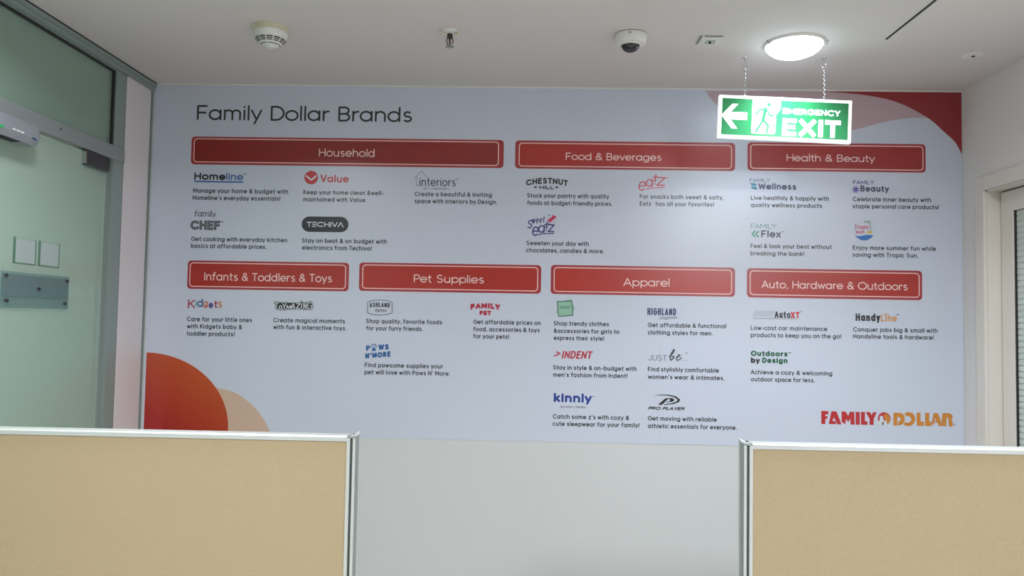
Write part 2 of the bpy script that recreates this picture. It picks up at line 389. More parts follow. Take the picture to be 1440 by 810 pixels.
CAPTIONS = [
 [('Manage your home & budget with', 0.2006, 0.6299, 2.0551, 0.0206, 0.0037), ("Homeline's everyday essentials!", 0.1998, 0.5953, 2.023, 0.0206, 0.0037)],
 [('Keep your home clean &well-', 0.6984, 1.059, 2.0543, 0.0204, 0.0037), ('maintained with Value.', 0.6984, 0.9831, 2.0224, 0.0204, 0.0037)],
 [('Create a beautiful & inviting', 1.197, 1.5411, 2.053, 0.0203, 0.0036), ('space with Interiors by Design.', 1.1978, 1.566, 2.0215, 0.0203, 0.0036)],
 [('Get cooking with everyday kitchen', 0.1996, 0.6321, 1.8378, 0.0205, 0.0037), ('basics at affordable prices.', 0.1997, 0.5407, 1.8068, 0.0205, 0.0037)],
 [('Stay on beat & on budget with', 0.6985, 1.0781, 1.8378, 0.0204, 0.0037), ('electronics from Techiva!', 0.6994, 1.0113, 1.8064, 0.0204, 0.0037)],
 [('Stock your pantry with quality', 1.6974, 2.0597, 2.053, 0.0201, 0.0036), ('foods at budget-friendly prices.', 1.6979, 2.0751, 2.0203, 0.0201, 0.0036)],
 [('Sweeten your day with', 1.6977, 1.9732, 1.8412, 0.0201, 0.0036), ('chocolates, candies & more.', 1.6967, 2.0412, 1.8097, 0.0201, 0.0036)],
 [('For snacks both sweet & salty,', 2.1944, 2.5628, 2.0549, 0.02, 0.0036), ('Eatz   has all your favorites!', 2.1947, 2.5206, 2.0233, 0.02, 0.0036)],
 [('Live healthily & happily with', 2.6819, 3.0226, 2.0557, 0.0198, 0.0036), ('quality wellness products', 2.6814, 2.9922, 2.0242, 0.0198, 0.0036)],
 [('Celebrate inner beauty with', 3.1255, 3.4658, 2.056, 0.0197, 0.0035), ('staple personal care products!', 3.1254, 3.4975, 2.0249, 0.0197, 0.0035)],
 [('Feel & look your best without', 2.681, 3.034, 1.8433, 0.0198, 0.0036), ('breaking the bank!', 2.6811, 2.9146, 1.8111, 0.0198, 0.0036)],
 [('Enjoy more summer fun while', 3.1249, 3.4841, 1.8425, 0.0197, 0.0035), ('saving with Tropic Sun.', 3.1248, 3.4079, 1.8116, 0.0197, 0.0035)],
 [('Care for your little ones', 0.1938, 0.4856, 1.4797, 0.0204, 0.0037), ('with Kidgets baby &', 0.195, 0.4424, 1.4478, 0.0204, 0.0037), ('toddler products!', 0.1949, 0.41, 1.4156, 0.0204, 0.0037)],
 [('Create magical moments', 0.5808, 0.901, 1.4816, 0.0203, 0.0036), ('with fun & interactive toys.', 0.5817, 0.9084, 1.4511, 0.0203, 0.0036)],
 [('Shop quality, favorite foods', 0.9949, 1.3317, 1.4847, 0.0202, 0.0036), ('for your furry friends.', 0.9957, 1.2481, 1.4536, 0.0202, 0.0036)],
 [('Find pawsome supplies your', 0.9939, 1.3403, 1.291, 0.0201, 0.0036), ("pet will love with Paws N' More.", 0.9935, 1.3714, 1.26, 0.0201, 0.0036)],
 [('Get affordable prices on', 1.4697, 1.7661, 1.4892, 0.02, 0.0036), ('food, accessories & toys', 1.4697, 1.7625, 1.4576, 0.02, 0.0036), ('for your pets!', 1.4703, 1.6282, 1.4263, 0.0201, 0.0036)],
 [('Shop trendy clothes', 1.8233, 2.0659, 1.4891, 0.02, 0.0036), ('&accessories for girls to', 1.8238, 2.1116, 1.4566, 0.0199, 0.0036), ('express their style!', 1.8242, 2.0451, 1.4255, 0.0199, 0.0036)],
 [('Get affordable & functional', 2.2356, 2.5766, 1.4891, 0.0198, 0.0036), ('clothing styles for men.', 2.2359, 2.5183, 1.4568, 0.0198, 0.0036)],
 [('Stay in style & on-budget with', 1.8243, 2.1881, 1.296, 0.0199, 0.0036), ("men's fashion from Indent!", 1.8247, 2.1494, 1.2643, 0.0199, 0.0036)],
 [('Find stylishly comfortable', 2.2374, 2.5466, 1.2957, 0.0198, 0.0036), ("women's wear & intimates.", 2.2377, 2.5702, 1.2632, 0.0198, 0.0036)],
 [("Catch some z's with cozy &", 1.8256, 2.1581, 1.0825, 0.0198, 0.0036), ('cute sleepwear for your family!', 1.8251, 2.2026, 1.0513, 0.0198, 0.0036)],
 [('Get moving with reliable', 2.2393, 2.5382, 1.0829, 0.0197, 0.0035), ('athletic essentials for everyone.', 2.2397, 2.6246, 1.05, 0.0197, 0.0035)],
 [('Low-cost car maintenance', 2.6828, 3.0144, 1.4848, 0.0197, 0.0035), ('products to keep you on the go!', 2.6829, 3.0744, 1.4535, 0.0197, 0.0035)],
 [('Conquer jobs big & small with', 3.1254, 3.4887, 1.4855, 0.0196, 0.0035), ('Handyline tools & hardware!', 3.1253, 3.4714, 1.4555, 0.0196, 0.0035)],
 [('Achieve a cozy & welcoming', 2.6834, 3.0356, 1.2921, 0.0196, 0.0035), ('outdoor space for less.', 2.6844, 2.9605, 1.2612, 0.0196, 0.0035)],
]
LOGOS = [
 ('dark and blue underlined word mark', [((24, 24, 32), [('T', 'Home', 0.2036, 0.3461, 2.1133, 0.0335, 0.0074, {}), ('S', [(0.4255, 2.1428), (0.4367, 2.1426)], 0.0032, {'cap': 'butt'})]), ((44, 96, 168), [('T', 'line', 0.3486, 0.4258, 2.1132, 0.0334, 0.0055, {}), ('S', [(0.2045, 2.1062), (0.4261, 2.1056)], 0.0064, {'cap': 'butt'})])]),
 ('red round tick badge with red word mark', [((196, 30, 44), [('C', 0.7317, 2.1303, 0.0307, 0.0307), ('T', 'Value', 0.7732, 0.9007, 2.1094, 0.0345, 0.0067, {})]), ((228, 224, 232), [('S', [(0.7107, 2.1371), (0.7326, 2.1194), (0.7532, 2.1376)], 0.007, {'cap': 'round'})])]),
 ('thin house outline with lower case word mark', [((40, 48, 84), [('T', 'interiors', 1.2176, 1.3785, 2.0988, 0.0381, 0.0043, {})]), ((118, 122, 136), [('S', [(1.2179, 2.1011), (1.2044, 2.1009), (1.2035, 2.1428), (1.1952, 2.1348), (1.2252, 2.165), (1.2552, 2.1356)], 0.0022, {'cap': 'butt'}), ('S', [(1.3784, 2.1315), (1.3896, 2.1313)], 0.0032, {'cap': 'butt'}), ('T', 'BY DESIGN', 1.2367, 1.3516, 2.0831, 0.0089, 0.0016, {})])]),
 ('small serif word above heavy inline capitals', [((34, 34, 44), [('T', 'family', 0.2103, 0.3084, 1.9488, 0.0257, 0.0031, {'serif': 0.0035})]), ((24, 24, 32), [('T', 'CHEF', 0.1941, 0.3281, 1.8891, 0.0411, 0.0106, {'capstyle': 'butt', 'gap': 0.42}), ('S', [(0.3316, 1.9269), (0.3429, 1.9267)], 0.0032, {'cap': 'butt'})]), ((190, 194, 204), [('T', 'CHEF', 0.1985, 0.3235, 1.8937, 0.0323, 0.0018, {'capstyle': 'butt', 'gap': 0.42})])]),
 ('black pill shape with pale capitals', [((26, 30, 44), [('R', 0.6947, 1.8867, 0.9049, 1.9558, 0.0344)]), ((214, 216, 226), [('T', 'T=CHIV^', 0.7174, 0.8829, 1.9091, 0.023, 0.0045, {'capstyle': 'butt'})])]),
 ('arched black capitals above a smaller word', [((24, 24, 32), [('T', 'CHESTNUT', 1.6915, 1.8774, 2.105, 0.0265, 0.0063, {'bend': 0.0113, 'capstyle': 'butt'}), ('T', 'HILL', 1.7504, 1.8153, 2.0911, 0.0164, 0.0041, {}), ('C', 1.7338, 2.1004, 0.0073, 0.0041), ('C', 1.8284, 2.101, 0.0072, 0.0041)])]),
 ('small red slanted word mark with an underline', [((206, 50, 84), [('T', 'e', 2.1865, 2.2194, 2.0902, 0.0595, 0.0053, {'slant': 0.12}), ('T', 'a', 2.2186, 2.2502, 2.1083, 0.047, 0.0053, {'slant': 0.12}), ('T', '!', 2.2567, 2.2661, 2.1174, 0.0469, 0.0063, {'slant': 0.12}), ('S', [(2.2517, 2.1512), (2.2736, 2.1537)], 0.0041, {}), ('T', 'z', 2.2665, 2.3052, 2.1134, 0.0532, 0.0053, {'slant': 0.1}), ('S', [(2.2225, 2.0979), (2.249, 2.1033), (2.3022, 2.1066)], 0.0038, {}), ('S', [(2.3112, 2.1497), (2.3222, 2.1496)], 0.0031, {'cap': 'butt'})])]),
 ('purple two-line word mark with a pink sweet', [((58, 42, 128), [('T', 'S', 1.6996, 1.721, 1.9161, 0.0378, 0.0053, {'slant': 0.15}), ('T', 'weet', 1.7191, 1.7758, 1.937, 0.0299, 0.0038, {'slant': 0.1, 'rise': 0.1}), ('T', 'e', 1.72, 1.7499, 1.8823, 0.0597, 0.006, {'slant': 0.1}), ('T', 'a', 1.7465, 1.7764, 1.8969, 0.0471, 0.006, {'slant': 0.12}), ('T', '!', 1.781, 1.7892, 1.9037, 0.044, 0.0066, {'slant': 0.1}), ('S', [(1.7758, 1.9346), (1.7993, 1.9372)], 0.0041, {}), ('T', 'z', 1.7905, 1.8203, 1.9004, 0.0487, 0.006, {'slant': 0.06}), ('S', [(1.7498, 1.8878), (1.7717, 1.8938), (1.8188, 1.8954)], 0.0044, {})]), ((206, 40, 92), [('P', [(1.7884, 1.9528), (1.7993, 1.9419), (1.821, 1.9618), (1.8288, 1.966), (1.824, 1.9723), (1.8119, 1.9778), (1.8108, 1.9705)])]), ((60, 160, 190), [('C', 1.7966, 1.9751, 0.0041, 0.0041)]), ((210, 150, 40), [('C', 1.819, 1.9476, 0.0031, 0.0031)])]),
 ('teal leaf mark with grey-blue word mark under small capitals', [((112, 126, 150), [('T', 'FAMILY', 2.6757, 2.7653, 2.1345, 0.0174, 0.0028, {})]), ((70, 70, 104), [('T', 'Wellness', 2.7138, 2.8798, 2.1028, 0.0279, 0.0061, {})]), ((32, 140, 168), [('P', [(2.6779, 2.1304), (2.6966, 2.1306), (2.7059, 2.1263), (2.7075, 2.1188), (2.6873, 2.1185)]), ('P', [(2.6811, 2.1153), (2.7044, 2.115), (2.7122, 2.1025), (2.6936, 2.1028), (2.6842, 2.1078)])])]),
 ('violet eight-rayed star with violet word mark', [((84, 64, 140), [('T', 'FAMILY', 3.1269, 3.2174, 2.1305, 0.0179, 0.0031, {})]), ((68, 66, 100), [('T', 'Beauty', 3.1586, 3.2826, 2.0989, 0.0278, 0.006, {})]), ((90, 50, 160), [('S', [(3.1424, 2.1071), (3.1522, 2.1036)], 0.0043, {}), ('S', [(3.1405, 2.105), (3.1449, 2.0953)], 0.0043, {}), ('S', [(3.1376, 2.1048), (3.134, 2.0947)], 0.0043, {}), ('S', [(3.1355, 2.1067), (3.126, 2.1021)], 0.0043, {}), ('S', [(3.1354, 2.1096), (3.1256, 2.1131)], 0.0043, {}), ('S', [(3.1373, 2.1118), (3.1329, 2.1214)], 0.0043, {}), ('S', [(3.1402, 2.1119), (3.1438, 2.122)], 0.0043, {}), ('S', [(3.1423, 2.11), (3.1518, 2.1146)], 0.0043, {})])]),
 ('double green chevron with dark word mark', [((88, 150, 140), [('T', 'FAMILY', 2.681, 2.793, 1.9299, 0.0217, 0.0028, {})]), ((72, 72, 104), [('T', 'Flex', 2.7274, 2.8134, 1.8907, 0.0322, 0.0067, {}), ('S', [(2.8165, 1.9171), (2.8273, 1.9169)], 0.0031, {'cap': 'butt'})]), ((24, 150, 116), [('S', [(2.7019, 1.9204), (2.6882, 1.9061), (2.7019, 1.8922)], 0.0062, {'cap': 'butt'}), ('S', [(2.7174, 1.9194), (2.7038, 1.9054), (2.7174, 1.8912)], 0.0062, {'cap': 'butt'})])]),
 ('round badge with pink words, palm tree and blue wave', [((30, 110, 190), [('P', [(3.1333, 1.9066), (3.1506, 1.9024), (3.1767, 1.9075), (3.194, 1.9092), (3.2157, 1.9063), (3.2055, 1.8959), (3.191, 1.8869), (3.1751, 1.8837), (3.1592, 1.8864), (3.1448, 1.895)])]), ((206, 66, 116), [('T', 'Tropic', 3.1331, 3.1972, 1.9342, 0.0191, 0.0034, {}), ('T', 'sun', 3.1383, 3.1747, 1.9142, 0.0166, 0.0034, {})]), ((216, 190, 40), [('P', [(3.181, 1.9161), (3.1941, 1.9273), (3.2071, 1.9238), (3.2114, 1.9165)])]), ((96, 124, 104), [('S', [(3.2035, 1.9267), (3.2021, 1.9516), (3.1899, 1.9632)], 0.0022, {}), ('S', [(3.1754, 1.9601), (3.1812, 1.9697), (3.1899, 1.9632), (3.1986, 1.9707), (3.2021, 1.959)], 0.0028, {})]), ((190, 200, 208), [('S', [(3.2146, 1.9132), (3.2164, 1.9199), (3.2172, 1.9268), (3.2169, 1.9337), (3.2156, 1.9405), (3.2134, 1.9469), (3.2101, 1.9529), (3.2061, 1.9582), (3.2012, 1.9628), (3.1958, 1.9666), (3.1898, 1.9694), (3.1834, 1.9711), (3.1769, 1.9718), (3.1703, 1.9714), (3.1639, 1.97), (3.1577, 1.9674), (3.1519, 1.964), (3.1468, 1.9596), (3.1423, 1.9544), (3.1387, 1.9486), (3.1359, 1.9423), (3.1341, 1.9356), (3.1334, 1.9287), (3.1336, 1.9218), (3.1349, 1.915)], 0.0015, {})])]),
 ('playful word mark with every letter a different colour', [((176, 36, 74), [('T', 'K', 0.196, 0.2291, 1.5373, 0.039, 0.0054, {'serif': 0.0048})]), ((70, 150, 90), [('T', 'i', 0.2299, 0.2321, 1.5472, 0.0256, 0.0048, {})]), ((28, 90, 150), [('T', 'd', 0.2383, 0.2632, 1.544, 0.0371, 0.0054, {})]), ((206, 110, 70), [('T', 'g', 0.2658, 0.2863, 1.5467, 0.0304, 0.0051, {})]), ((60, 44, 130), [('T', 'e', 0.2904, 0.3103, 1.54, 0.03, 0.0054, {})]), ((176, 36, 74), [('T', 't', 0.3139, 0.3296, 1.5398, 0.0351, 0.0054, {})]), ((214, 140, 60), [('T', 's', 0.3334, 0.3505, 1.5424, 0.037, 0.0051, {})])]),
 ('jumbled white capitals with a thick black outline', [((20, 24, 36), [('T', 'T', 0.5814, 0.6075, 1.5379, 0.035, 0.0102, {}), ('T', 'O', 0.6008, 0.6228, 1.5339, 0.0267, 0.0102, {}), ('T', 'Y', 0.6151, 0.642, 1.5336, 0.0397, 0.0102, {}), ('T', 'M', 0.6356, 0.662, 1.5361, 0.0267, 0.0102, {}), ('T', 'A', 0.6548, 0.6817, 1.5384, 0.0334, 0.0102, {}), ('T', 'Z', 0.6775, 0.7031, 1.5401, 0.0311, 0.0102, {}), ('T', 'i', 0.7, 0.7108, 1.541, 0.0397, 0.0102, {}), ('T', 'N', 0.71, 0.7312, 1.5374, 0.0365, 0.0102, {}), ('T', 'G', 0.7276, 0.7581, 1.5377, 0.0397, 0.0102, {}), ('P', [(0.5855, 1.5704), (0.7518, 1.569), (0.7538, 1.5473), (0.5947, 1.5405)])]), ((222, 226, 236), [('T', 'T', 0.5845, 0.6043, 1.5411, 0.0286, 0.0038, {}), ('T', 'O', 0.6038, 0.6195, 1.5371, 0.0204, 0.0038, {}), ('T', 'Y', 0.6181, 0.6388, 1.5368, 0.0334, 0.0038, {}), ('T', 'M', 0.6387, 0.6587, 1.5393, 0.0203, 0.0038, {}), ('T', 'A', 0.6578, 0.6784, 1.5416, 0.027, 0.0038, {}), ('T', 'Z', 0.6806, 0.6998, 1.5433, 0.0248, 0.0038, {}), ('T', 'i', 0.7031, 0.7075, 1.5442, 0.0334, 0.0038, {}), ('T', 'N', 0.7131, 0.7279, 1.5406, 0.0302, 0.0038, {}), ('T', 'G', 0.7306, 0.7548, 1.5409, 0.0333, 0.0038, {})])]),
 ('grey outlined badge with capitals over a script word', [((78, 84, 92), [('S', [(0.9996, 1.5774), (1.0163, 1.5844), (1.0532, 1.5884), (1.0901, 1.5857), (1.1081, 1.5783), (1.1093, 1.5325), (1.0916, 1.5254), (1.0549, 1.5211), (1.0179, 1.5248), (0.9999, 1.5315), (0.9996, 1.5774)], 0.0028, {})]), ((62, 66, 74), [('T', 'ASHLAND', 1.0086, 1.0987, 1.5548, 0.0209, 0.0043, {'bend': 0.0019, 'capstyle': 'butt'}), ('T', 'farms', 1.0303, 1.0831, 1.5344, 0.0158, 0.0025, {'slant': 0.35, 'rise': 0.02})])]),
 ('blue hand-cut capitals in two lines with a paw print', [((20, 92, 160), [('T', 'P', 0.9978, 1.0136, 1.3621, 0.0252, 0.0073, {}), ('T', 'WS', 1.0519, 1.0983, 1.3672, 0.0252, 0.0072, {'rise': 0.06}), ('T', "N'MORE", 0.9949, 1.1071, 1.3282, 0.024, 0.0069, {'rise': 0.1}), ('P', [(1.0214, 1.3645), (1.0293, 1.3798), (1.0354, 1.3799), (1.0429, 1.3648), (1.0374, 1.3632), (1.027, 1.363)]), ('C', 1.0191, 1.3818, 0.0035, 0.0041), ('C', 1.026, 1.3895, 0.0035, 0.0044), ('C', 1.0367, 1.3906, 0.0035, 0.0044), ('C', 1.0424, 1.3831, 0.0035, 0.0041)])]),
 ('red arched capitals above a shorter word', [((186, 34, 66), [('T', 'FAMiLY', 1.4559, 1.5865, 1.552, 0.0245, 0.0082, {'bend': 0.0069, 'capstyle': 'butt'}), ('T', 'PET', 1.4965, 1.5474, 1.5288, 0.0201, 0.0069, {'capstyle': 'butt'})])]),
 ('green sketched square brush mark', [((152, 196, 172), [('P', [(1.8381, 1.595), (1.8634, 1.5966), (1.888, 1.6069), (1.9017, 1.6035), (1.9056, 1.5837), (1.9158, 1.5653), (1.9073, 1.5528), (1.9094, 1.5356), (1.8718, 1.5288), (1.8447, 1.5283), (1.8407, 1.5443), (1.8271, 1.5441), (1.8381, 1.5541)])]), ((112, 164, 138), [('P', [(1.8489, 1.5741), (1.8959, 1.5761), (1.8935, 1.565), (1.8491, 1.5618)])]), ((66, 104, 92), [('S', [(1.8375, 1.5943), (1.8635, 1.5954), (1.9017, 1.5985), (1.9046, 1.5713), (1.9075, 1.5356), (1.8767, 1.5326), (1.8446, 1.5302), (1.8375, 1.5937)], 0.0038, {})])]),
 ('navy condensed capitals with a thin script word below', [((30, 46, 104), [('T', 'HIGHLAND', 2.2329, 2.3586, 1.5423, 0.031, 0.0056, {'capstyle': 'butt'})]), ((104, 110, 132), [('T', 'Originals', 2.2822, 2.3613, 1.5232, 0.013, 0.0022, {'slant': 0.4, 'rise': 0.06})])]),
 ('red slanted capitals after an arrow head', [((190, 36, 58), [('T', 'INDENT', 1.8597, 1.9898, 1.3454, 0.0336, 0.0061, {'slant': 0.22, 'capstyle': 'butt'}), ('S', [(1.8359, 1.3743), (1.8532, 1.3662), (1.8262, 1.3542)], 0.0053, {'cap': 'butt'})])]),
 ('thin grey capitals followed by a brush script word', [((98, 104, 114), [('T', 'JUST', 2.2404, 2.3202, 1.3435, 0.0248, 0.0025, {}), ('C', 2.3897, 1.3476, 0.0015, 0.0015), ('C', 2.3988, 1.3472, 0.0015, 0.0015), ('C', 2.4078, 1.3468, 0.0015, 0.0015), ('S', [(2.3995, 1.3793), (2.4103, 1.3791)], 0.0031, {'cap': 'butt'})]), ((40, 42, 50), [('S', [(2.331, 1.3637), (2.3414, 1.3715), (2.3533, 1.3898), (2.3488, 1.3942), (2.3399, 1.3775), (2.3325, 1.3562), (2.3371, 1.3458), (2.3506, 1.3566), (2.349, 1.3641), (2.34, 1.3609)], 0.0046, {}), ('S', [(2.3596, 1.3567), (2.3746, 1.3645), (2.3775, 1.3706), (2.37, 1.3705), (2.3611, 1.3568), (2.3642, 1.3463), (2.3747, 1.3495), (2.3836, 1.3587)], 0.004, {})])]),
 ('bold blue lower case word mark with a tiny line below', [((30, 60, 150), [('T', 'kinnly', 1.8285, 1.9944, 1.1549, 0.0382, 0.0096, {'capstyle': 'butt'})]), ((126, 132, 148), [('T', '(kinship + family)', 1.8566, 1.9699, 1.1308, 0.0099, 0.0017, {}), ('S', [(1.9972, 1.1818), (2.008, 1.1817)], 0.0031, {'cap': 'butt'})])]),
 ('black swept oval letter above slanted capitals', [((22, 24, 32), [('P', [(2.2825, 1.1519), (2.3135, 1.1795), (2.3234, 1.1815), (2.3459, 1.1819), (2.3544, 1.1743), (2.346, 1.166), (2.3176, 1.1628), (2.3205, 1.167), (2.3346, 1.1673), (2.3346, 1.1778), (2.325, 1.1767), (2.3011, 1.1522)]), ('P', [(2.2603, 1.1913), (2.2948, 1.1959), (2.3308, 1.196), (2.3609, 1.19), (2.3796, 1.1757), (2.3731, 1.1651), (2.3491, 1.1556), (2.3071, 1.1518), (2.3101, 1.1554), (2.3401, 1.159), (2.361, 1.1663), (2.3685, 1.1746), (2.3549, 1.1851), (2.3308, 1.1912), (2.2948, 1.1929)]), ('T', 'PRO PLAYER', 2.2386, 2.3954, 1.1298, 0.0136, 0.0034, {'slant': 0.5, 'capstyle': 'butt'})])]),
 ('condensed dark and red word mark trailing grey hatching', [((24, 24, 32), [('T', 'Auto', 2.7862, 2.8555, 1.5391, 0.0296, 0.0062, {'capstyle': 'butt'})]), ((206, 30, 48), [('T', 'XT', 2.8564, 2.8946, 1.5384, 0.0283, 0.0065, {'capstyle': 'butt'})]), ((146, 150, 160), [('S', [(2.7039, 1.5692), (2.6939, 1.5437)], 0.0025, {'cap': 'butt'}), ('S', [(2.714, 1.5694), (2.704, 1.5439)], 0.0025, {'cap': 'butt'}), ('S', [(2.724, 1.5695), (2.714, 1.544)], 0.0025, {'cap': 'butt'}), ('S', [(2.7341, 1.5697), (2.7241, 1.5442)], 0.0025, {'cap': 'butt'}), ('S', [(2.7441, 1.5699), (2.7341, 1.5444)], 0.0025, {'cap': 'butt'}), ('S', [(2.7542, 1.57), (2.7442, 1.5446)], 0.0025, {'cap': 'butt'}), ('S', [(2.7642, 1.5702), (2.7542, 1.5447)], 0.0025, {'cap': 'butt'}), ('S', [(2.7743, 1.5704), (2.7643, 1.5449)], 0.0025, {'cap': 'butt'}), ('S', [(2.7843, 1.5706), (2.7743, 1.5451)], 0.0025, {'cap': 'butt'}), ('S', [(2.6916, 1.5358), (2.8788, 1.5363)], 0.0025, {'cap': 'butt'}), ('S', [(2.897, 1.568), (2.9078, 1.5678)], 0.0031, {'cap': 'butt'})])]),
 ('condensed word mark, dark then orange', [((24, 24, 32), [('T', 'Handy', 3.1365, 3.2425, 1.5318, 0.0325, 0.0074, {'capstyle': 'butt'}), ('S', [(3.3127, 1.562), (3.3234, 1.5619)], 0.0031, {'cap': 'butt'})]), ((214, 150, 88), [('T', 'Line', 3.2447, 3.3141, 1.5321, 0.0306, 0.0058, {'capstyle': 'butt'}), ('S', [(3.2577, 1.562), (3.2806, 1.5618)], 0.0031, {'cap': 'butt'})])]),
 ('bold green two-line word mark with one dark word', [((20, 100, 72), [('T', 'Outdoors', 2.6837, 2.8427, 1.3712, 0.0234, 0.0069, {}), ('T', 'Design', 2.7331, 2.8428, 1.3418, 0.024, 0.0069, {})]), ((24, 24, 32), [('T', 'by', 2.6838, 2.7232, 1.3409, 0.024, 0.0069, {}), ('S', [(2.8464, 1.3884), (2.8572, 1.3882)], 0.0031, {'cap': 'butt'})])]),
 ('large company word mark in red and orange around a round emblem', [((190, 36, 44), [('P', [(2.9882, 1.1392), (3.0185, 1.1389), (3.0184, 1.1246), (3.0055, 1.1248), (3.0055, 1.1172), (3.0153, 1.1174), (3.0135, 1.1057), (3.0055, 1.1055), (3.0055, 1.0832), (2.9881, 1.0833)]), ('P', [(3.0318, 1.1387), (3.0532, 1.1387), (3.0749, 1.0829), (3.0571, 1.0829), (3.0429, 1.1126), (3.0349, 1.0972), (3.0482, 1.0966), (3.0526, 1.0837), (3.0197, 1.0835)]), ('P', [(3.075, 1.1387), (3.0919, 1.1386), (3.103, 1.1205), (3.1119, 1.1385), (3.1293, 1.1384), (3.1313, 1.0831), (3.114, 1.0832), (3.1123, 1.1073), (3.1029, 1.0937), (3.0941, 1.1078), (3.0909, 1.0832), (3.0749, 1.0954), (3.0749, 1.1043)]), ('P', [(3.1351, 1.1385), (3.1528, 1.1385), (3.1535, 1.0831), (3.1358, 1.0832)]), ('P', [(3.1577, 1.1386), (3.1751, 1.1385), (3.1749, 1.0983), (3.186, 1.0981), (3.186, 1.0834), (3.158, 1.0832)]), ('P', [(3.1782, 1.1385), (3.1964, 1.1384), (3.2039, 1.1248), (3.2102, 1.1383), (3.2261, 1.1381), (3.2127, 1.108), (3.2126, 1.0835), (3.1948, 1.0835), (3.1949, 1.109)]), ('C', 3.2575, 1.1116, 0.0274, 0.0274)]), ((208, 132, 44), [('P', [(3.2971, 1.1378), (3.3206, 1.1387), (3.3361, 1.1341), (3.3449, 1.1209), (3.3448, 1.1031), (3.3368, 1.0896), (3.3203, 1.0834), (3.3172, 1.0834), (3.3173, 1.1003), (3.3253, 1.104), (3.3271, 1.1116), (3.3228, 1.1182), (3.3174, 1.1204), (3.3139, 1.1198), (3.3137, 1.0829), (3.2969, 1.083)]), ('P', [(3.3441, 1.1356), (3.3583, 1.1421), (3.3761, 1.1394), (3.3884, 1.1263), (3.39, 1.1085), (3.3837, 1.0928), (3.369, 1.0818), (3.3513, 1.0823), (3.3403, 1.0883), (3.3457, 1.0982), (3.3603, 1.0958), (3.3714, 1.1036), (3.3732, 1.1148), (3.3662, 1.1236), (3.356, 1.126), (3.3503, 1.1233)]), ('P', [(3.396, 1.1402), (3.4124, 1.1406), (3.413, 1.1023), (3.4272, 1.1017), (3.427, 1.0838), (3.3965, 1.0841)]), ('P', [(3.4323, 1.1405), (3.4496, 1.1404), (3.4502, 1.1021), (3.4621, 1.1015), (3.4598, 1.0836), (3.4319, 1.0844)]), ('P', [(3.469, 1.1399), (3.4876, 1.1398), (3.5066, 1.0846), (3.4898, 1.0847), (3.4855, 1.0993), (3.4731, 1.0999), (3.4785, 1.1116), (3.476, 1.1213), (3.4677, 1.0842), (3.4612, 1.1032)]), ('P', [(3.5071, 1.1407), (3.5354, 1.1404), (3.5485, 1.1326), (3.5493, 1.1184), (3.5431, 1.1129), (3.55, 1.1024), (3.5499, 1.0842), (3.5331, 1.0843), (3.5324, 1.1091), (3.5308, 1.1225), (3.5255, 1.1224), (3.5227, 1.1089), (3.5216, 1.0845), (3.5075, 1.0846), (3.5023, 1.1041)]), ('P', [(3.2572, 1.1312), (3.2696, 1.1314), (3.282, 1.1174), (3.2828, 1.0996), (3.2716, 1.0887), (3.265, 1.0868), (3.265, 1.1037), (3.2571, 1.1124)])]), ((212, 219, 228), [('C', 3.2451, 1.1158, 0.0079, 0.0079), ('P', [(3.2348, 1.0986), (3.2384, 1.1098), (3.254, 1.1102), (3.257, 1.0991), (3.2552, 1.0848), (3.2295, 1.0842), (3.2251, 1.0984)]), ('C', 3.2628, 1.0992, 0.0052, 0.0052), ('P', [(3.257, 1.0946), (3.2685, 1.0948), (3.2694, 1.0837), (3.2552, 1.0821)])]), ((120, 110, 110), [('P', [(3.2473, 1.0966), (3.2552, 1.0968), (3.2552, 1.0848), (3.2472, 1.0855)]), ('C', 3.5583, 1.0921, 0.003, 0.003)])]),
]
ORANGE = [(0.0185, 0.984), (0.0185, 1.3381), (0.0205, 1.3381), (0.0318, 1.3378), (0.0432, 1.3372), (0.0545, 1.3364), (0.0658, 1.3352), (0.077, 1.3337), (0.0882, 1.332), (0.0994, 1.33), (0.1104, 1.3276), (0.1214, 1.325), (0.1323, 1.3221), (0.143, 1.3189), (0.1537, 1.3155), (0.1642, 1.3118), (0.1746, 1.3078), (0.1849, 1.3035), (0.195, 1.299), (0.2049, 1.2942), (0.2147, 1.2892), (0.2243, 1.2839), (0.2337, 1.2784), (0.2429, 1.2726), (0.2519, 1.2666), (0.2607, 1.2604), (0.2693, 1.2539), (0.2776, 1.2473), (0.2857, 1.2404), (0.2936, 1.2333), (0.3012, 1.226), (0.3086, 1.2186), (0.3156, 1.2109), (0.3225, 1.2031), (0.329, 1.1951), (0.3353, 1.187), (0.3413, 1.1786), (0.3469, 1.1702), (0.3523, 1.1616), (0.3574, 1.1529), (0.3622, 1.144), (0.3667, 1.135), (0.3708, 1.126), (0.3747, 1.1168), (0.3782, 1.1075), (0.3814, 1.0982), (0.3842, 1.0888), (0.3868, 1.0793), (0.389, 1.0697), (0.3908, 1.0601), (0.3924, 1.0505), (0.3936, 1.0408), (0.3944, 1.0311), (0.3949, 1.0215), (0.3951, 1.0117), (0.395, 1.002), (0.3945, 0.9924), (0.3925, 0.984)]
